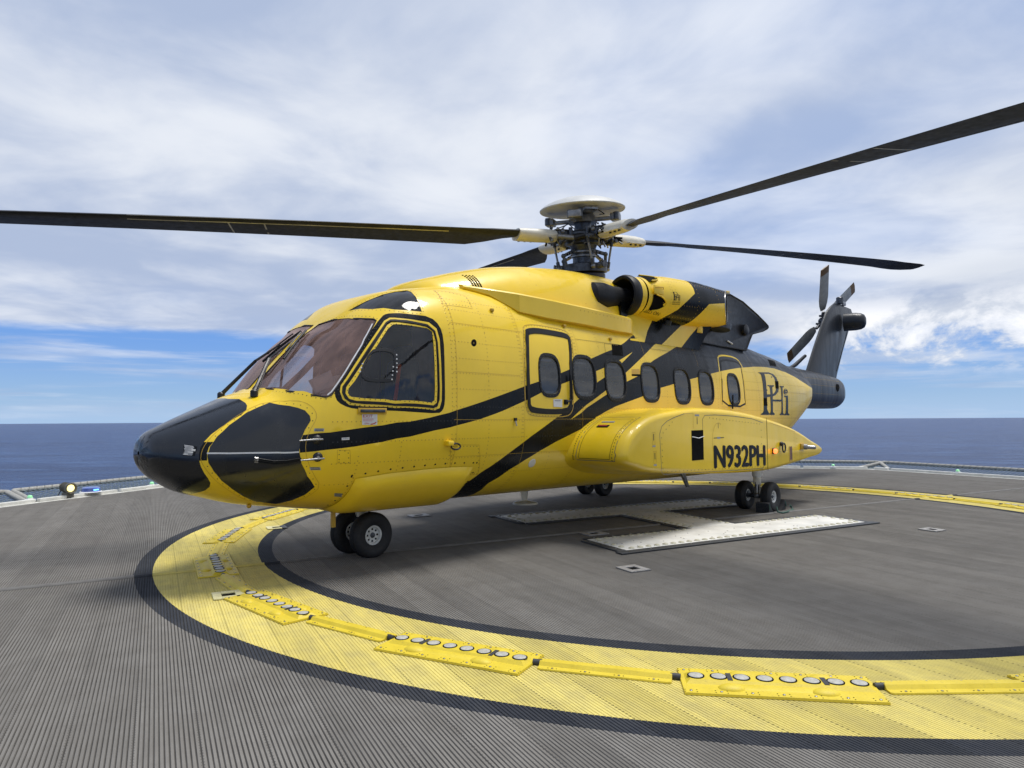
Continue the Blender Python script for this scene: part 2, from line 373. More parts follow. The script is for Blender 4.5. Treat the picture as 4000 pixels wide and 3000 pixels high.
# white edge gutter: one piece per side, raised outer lip with scupper notches
for k in (0,1,2,3,4):
    a=k*math.pi/4; half=OCT*math.tan(math.pi/8); half2=11.13*math.tan(math.pi/8)
    mb=MB()
    V=[(OCT,-half,.006),(OCT,half,.006),(11.13,half2,.006),(11.13,-half2,.006),(OCT,-half,-.05),(OCT,half,-.05),(11.13,half2,-.05),(11.13,-half2,-.05)]
    mb.add(V,[(0,3,2,1),(4,5,6,7),(0,1,5,4),(2,3,7,6)],'lip_paint')
    t=-half
    j=0
    while t<half-.05:
        Ls=min(1.72,half-t); mb.box((11.085,t+Ls/2,.036),(.09,Ls-.09,.056),'lip_paint',bev=.006)
        mb.box((11.04,t+Ls/2-.3,.012),(.03,Ls*.6,.012),'lip_paint')
        t+=Ls; j+=1
    o=mb.build('edge_gutter'); place(o); o.rotation_euler=(0,0,th0+a)
    tag(o,{0:'white raised gutter edge at the far right of the deck',1:'white raised gutter edge behind the long tapered tail of the helicopter',2:'white raised gutter edge at the far side hidden behind the helicopter body',3:'white raised gutter edge at left beneath the nose, next to the blue light',4:'white raised gutter edge running out of the frame at far left'}[k],'gutter','gutters round the deck edge')
# safety nets
def net(a,t0,t1,label,s0=0,s1=0):
    root=empty('safety_net',CC,th0+a); tag(root,label,'safety net','safety nets round the deck')
    mb=MB(); r0,r1=11.17,12.3; z0,z1=.0,.12
    P=[(r0,t0+s0,z0),(r1-.06,t0,z1-.005),(r1,t0+.06,z1),(r1,t1-.06,z1),(r1-.06,t1,z1-.005),(r0,t1+s1,z0)]
    mb.tube(P,.052,'rope_grey',n=10)
    # rope lashing wound round the tube
    pts=[]; L=t1-t0; turns=int(L/.16)
    for i in range(turns*6+1):
        ph=i/6*2*math.pi; y=t0+.07+(L-.14)*i/(turns*6); pts.append((r1+.055*math.cos(ph),y,z1+.055*math.sin(ph)))
    mb.tube(pts,.006,'lamp_housing',n=4)
    mb.build('frame_tube',root)
    mb=MB(); nx=int((r1-r0)/.10)
    ny=int(L/.10)
    for i in range(ny):
        y=t0+.05+i*.10; sag=.05
        pp=[]
        for j in range(5):
            f=j/4; pp.append((r0+(r1-r0)*f,y+.06*f,z0+(z1-z0)*f-sag*math.sin(math.pi*f)+rng.uniform(-.004,.004)))
        mb.tube(pp,.0065,'net_rope',n=4,cap=False)
    for i in range(nx):
        f=(i+.5)/nx; x=r0+(r1-r0)*f; m_=int(L/.5)
        pp=[(x+rng.uniform(-.006,.006),t0+.04+(L-.08)*j/m_,z0+(z1-z0)*f-.05*math.sin(math.pi*f)+.004) for j in range(m_+1)]
        mb.tube(pp,.0065,'net_rope',n=4,cap=False)
    mb.build('net_mesh',root)
    mb=MB()
    for t in (t0+.02,t1-.02): mb=MB(); mb.box((11.22,t,.01),(.16,.10,.07),'white_paint',bev=.01); mb.build('hinge_bracket',root)
hf=12.3*math.tan(math.pi/8)-.06
net(R(135),.30,hf,'rope net with lashed tube frame cut off by the left picture edge',.42,0)
net(R(135),-hf,.18,'rope net with lashed tube frame between floodlight and black nose',0,.42)
net(R(45),-hf,-.70,'rope net with lashed tube frame behind the yellow sponson tail')
net(R(45),-.62,hf,'rope net with lashed tube frame hidden behind the rear fuselage')
net(R(0),-.70+.08,hf,'rope net with lashed tube frame at far right from the net corner gap')
net(R(0),-hf,-.70-.08,'rope net with lashed tube frame outside the right picture edge')
# seam cover strip across the deck
mb=MB()
def strip(x0,x1,mat):
    prof=[(-.026,0),(-.02,.010),(-.008,.017),(.008,.017),(.02,.010),(.026,0)]
    V=[(x0,y-.14,z+.001) for y,z in prof]+[(x1,y-.14,z+.001) for y,z in prof]
    mb.add(V,[(i,i+1,i+7,i+6) for i in range(5)],mat)
s=[-10.9,-RO-BW,-RO,-RI,-RI+BW]; 
strip(-10.9,-RO-BW,'joint_grey'); strip(-RO-BW,-RO,'deck_black'); strip(-RO,-RI,'deck_yellow'); strip(-RI,-RI+BW,'deck_black'); strip(-RI+BW,RI-BW,'joint_grey'); strip(RI-BW,RI,'deck_black'); strip(RI,RO,'deck_yellow'); strip(RO,RO+BW,'deck_black'); strip(RO+BW,10.9,'joint_grey')
tag(place(mb.build('deck_joint_strip')),'raised joint strip crossing the whole deck under the helicopter','joint strip')
# ------------------------------------------------------------------ circle light panels and connectors
HR=5.85
def make_panel():
    root=empty('circle_light_panel',CC,0)
    mb=MB(); a=R(5.1); b=R(4.72)
    def pt(r,an): return (r*math.cos(an)-0,r*math.sin(an))
    # chord plate: local x radial, y tangential
    yi,yo=5.70*math.sin(a),6.06*math.sin(b); x0,x1=5.70*math.cos(a)+.01,6.06*math.cos(b)
    Z0,Z1=.002,.014
    base=[(x0,-yi),(x1,-yo+.0),(x1,yo),(x0,yi)]
    # skewed ends
    mb.add([(x,y,Z0) for x,y in base]+[(x+(.003 if i in(0,3) else -.003),y*.997,Z1) for i,(x,y) in enumerate(base)],[(0,1,5,4),(1,2,6,5),(2,3,7,6),(3,0,4,7),(4,5,6,7)],'plate_yellow')
    # raised trough carrying the lenses
    def bar(xc,w,y0,y1,h,z=.012,ch=.025):
        V=[(xc-w/2-ch,y0-ch,z),(xc+w/2+ch,y0-ch,z),(xc+w/2+ch,y1+ch,z),(xc-w/2-ch,y1+ch,z),(xc-w/2,y0,z+h),(xc+w/2,y0,z+h),(xc+w/2,y1,z+h),(xc-w/2,y1,z+h)]
        mb.add(V,[(0,1,5,4),(1,2,6,5),(2,3,7,6),(3,0,4,7),(4,5,6,7)],'plate_yellow')
    bar(5.845,.10,-.455,.455,.020)
    bar(5.93,.035,-.26,.22,.010)
    for (x,y) in ((5.955,-.25),(5.955,.22),(5.765,-.17),(5.765,.25)): mb.sphere((x,y,.010),.062,'plate_yellow',n=14,m_=5,sc=(.75,1.15,.42),half=True)
    for k in range(7):
        for x,y in ((x0+.03,-yi*.93+k*yi*1.86/6),(x1-.03,-yo*.93+k*yo*1.86/6)):
            mb.lathe([(.008,0),(.008,.003),(.004,.005),(0,.005)],'steel',(x,y,Z1),n=8)
            for q in(-1,1):
                for p in (-1,1): mb.lathe([(.004,0),(.004,.0008),(0,.0008)],'black_void',(x+q*.013,y+p*.03,Z1),n=6)
    mb.build('plate',root,ang=30)
    for s_ in (-.245,.245):
        m2=MB(); m2.box((5.845,s_,.0335),(.10,.026,.003),'rubber_mat'); m2.build('grip_patch',root)
    for k in range(8):
        m2=MB(); y=-.42+k*.12
        m2.lathe([(.0465,0),(.0465,.0025),(.036,.0022)],'black_void',(5.845,y,.0322),n=18,cap=False)
        m2.lathe([(.039,.0),(.038,.003),(.028,.0058),(.014,.0072),(0,.0078)],'lens_grey',(5.845,y,.0335),n=18)
        m2.build('lens',root)
    return root
def make_conn():
    root=empty('cable_cover',CC,0)
    mb=MB(); L=.375
    V=[];prof=[(-.085,.002),(-.082,.010),(-.040,.011),(-.022,.030),(.022,.030),(.040,.011),(.082,.010),(.085,.002)]
    for y in (-L,-L+.02,L-.02,L): V+=[(5.835+x*(1 if abs(y)<L else .9),y,z) for x,z in prof]
    F=[(i*8+j,i*8+j+1,(i+1)*8+j+1,(i+1)*8+j) for i in range(3) for j in range(7)]
    F+=[tuple(range(8)),tuple(range(31,23,-1))]
    mb.add(V,F,'plate_yellow')
    for k in range(4):
        for x in(-.064,.064):
            mb.lathe([(.007,0),(.007,.003),(0,.004)],'steel',(5.835+x,-.29+k*.19,.0105),n=8)
            for p in (-1,1): mb.lathe([(.004,0),(.004,.0008),(0,.0008)],'black_void',(5.835+x,-.29+k*.19+p*.025,.0107),n=6)
    mb.build('cover_plate',root,ang=30)
    for sgn in(-1,1):
        m2=MB(); m2.tube([(5.835,sgn*(L-.01),.014),(5.835,sgn*(L+.045),.014)],.018,'rubber_mat',n=10); m2.build('cable_end',root)
    return root
lab={-126:'yellow lens panel nearest the camera, at lower right',-144:'yellow lens panel at lower middle of the yellow ring',-162:'yellow lens panel at lower left beside the square tie-down opening',-180:'scuffed yellow lens panel at the left end of the ring, on the joint strip',-198:'yellow lens panel below the nose, just beyond the scuffed leftmost one',-216:'yellow lens panel just showing below the belly behind the nose',-108:'yellow lens panel cut off at the right edge of the picture, near side'}
proto=make_panel(); first=True
for k in range(20):
    a=-126+18*(k-6)
    a=((a+180)%360)-180
    key=a if a in lab else a-360
    o=proto if first else copy_tree(proto); first=False
    o.rotation_euler=(0,0,th0+R(a)); o.location=CC
    nm=lab.get(key) or lab.get(-180 if a==180 else None)
    if nm is None:
        nm={18:'far lens panel where the raised joint strip meets the yellow ring',36:'yellow lens panel on the far ring just right of the main wheel',0:'yellow lens panel on the far ring by the right picture edge'}.get(a,'yellow lens panel on the hidden part of the yellow ring')
    tag(o,nm,'light panel','lens panels set along the yellow ring')
proto=make_conn(); first=True
clab={-135:'yellow cable cover between the two nearest lens panels',-153:'yellow cable cover left of the lower middle lens panel',-171:'short foreshortened yellow cable cover right below the leftmost lens panel',171:'yellow cable cover just beyond the leftmost lens panel',153:'yellow cable cover leading to the panel behind the nose',-117:'yellow cable cover at lower right touching the picture edge side'}
for k in range(20):
    a=-135+18*k; a=((a+180)%360)-180
    o=proto if first else copy_tree(proto); first=False
    o.rotation_euler=(0,0,th0+R(a)); o.location=CC
    tag(o,clab.get(a,'yellow cable cover on the far side of the yellow ring'),'cable cover','cable covers between the lens panels')
# ------------------------------------------------------------------ the H
HO=empty('landing_h_panels',Hw(.103,.086),th0); tag(HO,'white H laid from riveted light panels with black rubber edging','landing sign')
def slab(nm,x0,x1,y0,y1,bump_edges,lab=None):
    mb=MB(); mb.box(((x0+x1)/2,(y0+y1)/2,.011),(x1-x0,y1-y0,.018),'panel_white',bev=.004)
    def row(p0,p1,off):
        L=math.dist(p0,p1); n_=int(L/.115)
        for i in range(n_):
            f=(i+.5)/n_; x=p0[0]+(p1[0]-p0[0])*f+off[0]; y=p0[1]+(p1[1]-p0[1])*f+off[1]
            mb.sphere((x,y,.018),.036,'stud_beige',n=10,m_=4,sc=(1,1,.5),half=True)
    for p0,p1,off in bump_edges: row(p0,p1,off)
    for i in range(int((x1-x0)*(y1-y0)*9)):
        mb.lathe([(.010,0),(.008,.004),(0,.004)],'drain_grey',(rng.uniform(x0+.12,x1-.12),rng.uniform(y0+.12,y1-.12),.020),n=6)
    o=mb.build(nm,HO); 
    m3=MB()
    return o
e=.055
slab('stroke_panel',-2,2,-1.5,-.75,[((-1.95,-1.5),(1.95,-1.5),(0,e)),((-1.95,-.75),(-.5,-.75),(0,-e)),((.5,-.75),(1.95,-.75),(0,-e)),((-2,-1.4),(-2,-.85),(e,0)),((2,-1.4),(2,-.85),(-e,0))])
slab('stroke_panel',-2,2,.75,1.5,[((-1.95,1.5),(1.95,1.5),(0,-e)),((-1.95,.75),(-.5,.75),(0,e)),((.5,.75),(1.95,.75),(0,e)),((-2,1.4),(-2,.85),(e,0)),((2,1.4),(2,.85),(-e,0))])
slab('crossbar_panel',-.375,.375,-.747,.747,[((-.375,-.72),(-.375,.72),(e,0)),((.375,-.72),(.375,.72),(-e,0))])
mb=MB()
w=.10
for x0,x1,y0,y1 in ((-2.15,2.15,-1.5-w-.02,-1.502),(-2.15,2.15,1.502,1.5+w+.02),(-2-w,-2.002,-1.5,-.76),(2.002,2+w,-1.5,-.76),(-2-w,-2.002,.76,1.5),(2.002,2+w,.76,1.5),
      (-2,-.377,-.748,-.75+w),(.377,2,-.748,-.75+w),(-2,-.377,.75-w,.748),(.377,2,.75-w,.748),(-.377-w,-.377,-.65,.65),(.377,.377+w,-.65,.65)):
    mb.box(((x0+x1)/2,(y0+y1)/2,.010),(x1-x0,y1-y0,.016),'rubber_mat',bev=.004)
    L=max(x1-x0,y1-y0)
    for i in range(int(L/.3)+1):
        f=(i+.5)/(int(L/.3)+1); x=x0+(x1-x0)*(f if x1-x0>y1-y0 else .5); y=y0+(y1-y0)*(f if y1-y0>x1-x0 else .5)
        mb.lathe([(.012,0),(.012,.003),(0,.004)],'steel',(x,y,.018),n=8)
mb.build('rubber_edging',HO)
# ------------------------------------------------------------------ tie-down openings
def drain(x,y,L,W,rz,label,mat='drain_grey',mat2=None):
    root=empty('tie_down_box',Hw(x,y),th0+rz); tag(root,label,'tie-down opening','tie-down openings in the deck')
    mb=MB(); hx,hy=L*.22,W*.22
    for sx in(-1,1): mb.box((sx*(L/2+hx)/2,0,.008),(L/2-hx,W,.012),mat if sx<0 or mat2 is None else mat2,bev=.003)
    for sy in(-1,1): mb.box((0,sy*(W/2+hy)/2,.0079),(hx*2,W/2-hy,.0118),mat,bev=.003)
    mb.build('frame',root)
    mb=MB(); mb.box((0,0,.001),(hx*2,hy*2,.006),'black_void'); mb.build('recess',root)
drain(-2.36,-2.12,.23,.25,0,'square grey tie-down opening in the deck in front of the H')
drain(2.30,-2.19,.22,.23,0,'square grey tie-down opening right of the H')
drain(-5.85,-1.275,.24,.24,0,'pale tie-down opening on the yellow ring at lower left','pale_frame')
drain(-4.95,2.19,.25,.24,0,'pale tie-down opening at the ring edge in front of the nose wheels','pale_frame','rubber_mat')
drain(-1.55,-.30,.30,.24,0,'dark tie-down opening under the belly between nose wheel and H')
drain(-2.9,2.3,.30,.24,0,'dark tie-down opening under the belly in the shade behind the nose wheels')
drain(-9.0,5.3,.55,.18,R(20),'small grey plate fitting on the deck just left below the black nose')
# ------------------------------------------------------------------ edge lamps
def flood():
    x,y=-7.83,7.87
    root=empty('floodlight',Hw(x,y),th0+R(135)); tag(root,'olive floodlight with lit yellow lens on the white gutter at left','floodlight')
    mb=MB(); d=Vector((-.12,-.85,-.05)).normalized(); c=Vector((0,.02,.20)); 
    d=Vector((-.97,.22,-.05)).normalized()
    mb.lathe([(.0,-.19),(.055,-.19),(.085,-.15),(.088,.06),(.082,.07)],'lamp_housing',c,d,n=20)
    for j in range(5): mb.lathe([(.093,-.13+j*.035),(.093,-.12+j*.035)],'lamp_housing',c,d,n=20)
    mb.build('lamp_body',root)
    mb=MB(); mb.lathe([(.08,.05),(.098,.06),(.102,.12),(.094,.125),(.085,.105),(.07,.09)],'lamp_housing',c,d,n=22,cap=False); mb.build('bezel',root)
    mb=MB(); mb.lathe([(.066,.095),(.04,.105),(0,.11)],'lamp_yellow',c,d,n=20,cap=False); mb.build('lens',root)
    mb=MB(); mb.box((0,.02,.06),(.14,.15,.12),'lamp_housing',bev=.01); mb.tube([c-d*.19,c-d*.24+Vector((0,0,-.06)),(.05,.2,.02)],.009,'rubber',n=6); mb.build('mounting_bracket',root)
flood()
def blue():
    x,y=-7.50,8.20
    root=empty('status_light',Hw(x,y),th0+R(135)); tag(root,'low blue status light glowing beside the floodlight at left','status light')
    mb=MB(); mb.lathe([(.19,.06),(.20,.075),(.18,.085)],'white_paint',(0,0,0),n=24); mb.lathe([(.05,0),(.05,.06)],'drain_grey',n=12); mb.build('base',root)
    mb=MB(); mb.lathe([(.165,.085),(.155,.15),(.13,.165),(0,.167)],'blue_lens',n=24); mb.build('lens',root)
    mb=MB(); mb.box((-.150,.02,.118),(.022,.10,.028),'lamp_blue',bev=.004); mb.build('lamp',root)
blue()
def glight(x,y,a,label):
    root=empty('perimeter_light',Hw(x,y),th0+a); tag(root,label,'edge light','green edge lights')
    mb=MB(); mb.box((0,0,.04),(.12,.14,.05),'white_paint',bev=.01); mb.lathe([(.055,.065),(.05,.085)],'white_paint',n=14); mb.build('base',root)
    mb=MB(); mb.lathe([(.042,.085),(.040,.115),(.025,.130),(0,.134)],'lamp_green',n=14); mb.build('lens',root)
glight(-8.37,7.41,R(135),'small green edge light on the gutter at far left, left of the floodlight')
glight(-6.46,9.28,R(135),'small green edge light on the gutter peeking out beside the black nose')
glight(10.36,5.24,R(45),'small green edge light on the far gutter just right of the sponson tail')
glight(11.12,2.34,R(0),'small green edge light on the far gutter near the right picture edge')
# ---- analytic surfaces of the helicopter (local metres: x aft, y starboard, z up) ----
def pchip(tab, x):
    X=np.array([t[0] for t in tab],float); Y=np.array([t[1] for t in tab],float)
    h=np.diff(X); d=np.diff(Y)/h; m=np.zeros(len(X))
    for i in range(1,len(X)-1):
        if d[i-1]*d[i]>0:
            w1=2*h[i]+h[i-1]; w2=h[i]+2*h[i-1]; m[i]=(w1+w2)/(w1/d[i-1]+w2/d[i])
    m[0]=d[0]; m[-1]=d[-1]
    x=np.clip(np.asarray(x,float),X[0],X[-1]); i=np.clip(np.searchsorted(X,x,side='right')-1,0,len(X)-2)
    t=(x-X[i])/h[i]
    return (2*t**3-3*t**2+1)*Y[i]+(t**3-2*t**2+t)*h[i]*m[i]+(-2*t**3+3*t**2)*Y[i+1]+(t**3-t**2)*h[i]*m[i+1]
HULL_X0,HULL_X1=-2.20,14.92
H_ZT=[(-2.2,1.185),(-2.19,1.255),(-2.15,1.331),(-2.05,1.389),(-1.9,1.464),(-1.67,1.569),(-1.42,1.678),(-1.25,1.73),(-1.1,1.9),(-0.9,2.119),(-0.72,2.295),(-0.58,2.392),(-0.45,2.516),(-0.1,2.756),(0.35,2.863),(0.9,2.972),(2,2.994),(6.6,2.972),(7.5,2.911),(8.6,2.824),(9.6,2.745),(10.4,2.624),(11.3,2.6),(13,2.54),(14.3,2.47),(14.7,2.4),(14.88,2.25),(14.92,2.08)]
H_ZB=[(-2.2,1.15),(-2.19,1.083),(-2.15,0.997),(-2.05,0.912),(-1.9,0.819),(-1.74,0.768),(-1.4,0.671),(-1.09,0.621),(-0.45,0.543),(0,0.537),(3,0.504),(6.8,0.454),(7.6,0.558),(8.6,0.814),(9.6,1.184),(10.4,1.516),(10.9,1.638),(11.4,1.67),(13,1.65),(14.1,1.66),(14.6,1.76),(14.86,1.92),(14.92,2.06)]
H_W=[(-2.2,0.02),(-2.19,0.163),(-2.15,0.265),(-2.05,0.361),(-1.9,0.482),(-1.7,0.613),(-1.45,0.759),(-1.2,0.888),(-0.9,1.017),(-0.5,1.099),(0,1.16),(0.5,1.174),(7.4,1.186),(8.2,1.157),(9,1.124),(9.7,1.053),(10.3,0.969),(10.7,0.662),(11.1,0.485),(11.6,0.38),(13,0.33),(14.2,0.28),(14.7,0.2),(14.88,0.1),(14.92,0.02)]
H_ZW=[(-2.2,1.16),(-1.9,1.12),(-1.4,1.12),(-0.9,1.219),(-0.3,1.404),(0.5,1.499),(7,1.486),(8.6,1.728),(9.6,1.912),(10.4,2.036),(11.4,2.1),(14.92,2.07)]
H_NT=[(-2.2,2),(-1.6,2.111),(-1.25,2.314),(-0.95,2.935),(-0.7,3.251),(-0.5,3.799),(0.2,4.072),(0.9,3.141),(7.5,2.531),(9,1.997),(10.6,1.6),(11.3,2.6),(14.92,2.4)]
H_NB=[(-2.2,2),(-1.4,2.068),(-0.6,2.434),(0.5,2.678),(6.8,3.327),(8.6,3.336),(10,3.13),(11.3,3),(14.92,2.4)]
def sec(x,u,zt,zb,w,zw,nt,nb):
    t=(u-.5)*np.pi; c=np.cos(t); s=np.sin(t); c=np.abs(c)+1e-9; sa=np.abs(s)+1e-9
    up=s>=0; n=np.where(up,nt,nb); rho=(c**n+sa**n)**(-1/n)
    h=np.where(up,zt-zw,zw-zb)
    return np.stack([x,-w*c*rho,zw+h*s*rho],-1)
def S_hull(x,u):
    x=np.asarray(x,float);u=np.asarray(u,float)
    return sec(x,u,*[pchip(t,x) for t in (H_ZT,H_ZB,H_W,H_ZW,H_NT,H_NB)])
COWL_X0,COWL_X1=.42,7.6
C_ZT=[(.42,2.84),(.46,2.93),(.55,3.0),(.8,3.09),(1.15,3.2),(1.75,3.35),(2.4,3.45),(3.3,3.53),(4.4,3.55),(5.5,3.48),(6.5,3.33),(7.2,3.1),(7.6,2.8)]
C_W=[(.42,.25),(.5,.5),(.7,.66),(1.1,.76),(1.8,.82),(3.2,.84),(4.2,.8),(5.5,.72),(7.6,.55)]
def S_cowl(x,u):
    x=np.asarray(x,float);u=np.asarray(u,float); zt=pchip(C_ZT,x); w=pchip(C_W,x)
    c=np.full_like(x,1.0)
    return sec(x,u,zt,2.5+0*x,w,2.6+0*x,2.8+0*x,2+0*x)
NAC_X0,NAC_X1=4.0,6.95
N_R=[(4.0,.285),(4.15,.30),(4.35,.335),(4.6,.355),(5.15,.355),(5.5,.335),(5.9,.305),(6.3,.292),(6.95,.29)]
def nac_c(x):
    f=(np.asarray(x,float)-4.0)
    return -.80-.155*f, 3.18+.008*f
def S_nac(x,u):
    x=np.asarray(x,float);u=np.asarray(u,float); r=pchip(N_R,x); y,z=nac_c(x); a=u*2*np.pi
    return np.stack([x,y+r*np.cos(a),z-r*np.sin(a)],-1)
SPON=[(2.11,1.03),(2.24,1.25),(2.56,1.42),(2.96,1.51),(3.62,1.565),(4.27,1.565),(4.95,1.53),(5.81,1.44),(6.85,1.27),(7.62,1.06),(8.0,.93),(8.07,.87),(8.0,.82),(7.74,.77),(6.81,.69),(5.76,.64),(4.23,.69),(2.8,.79),(2.41,.86),(2.17,.93)]
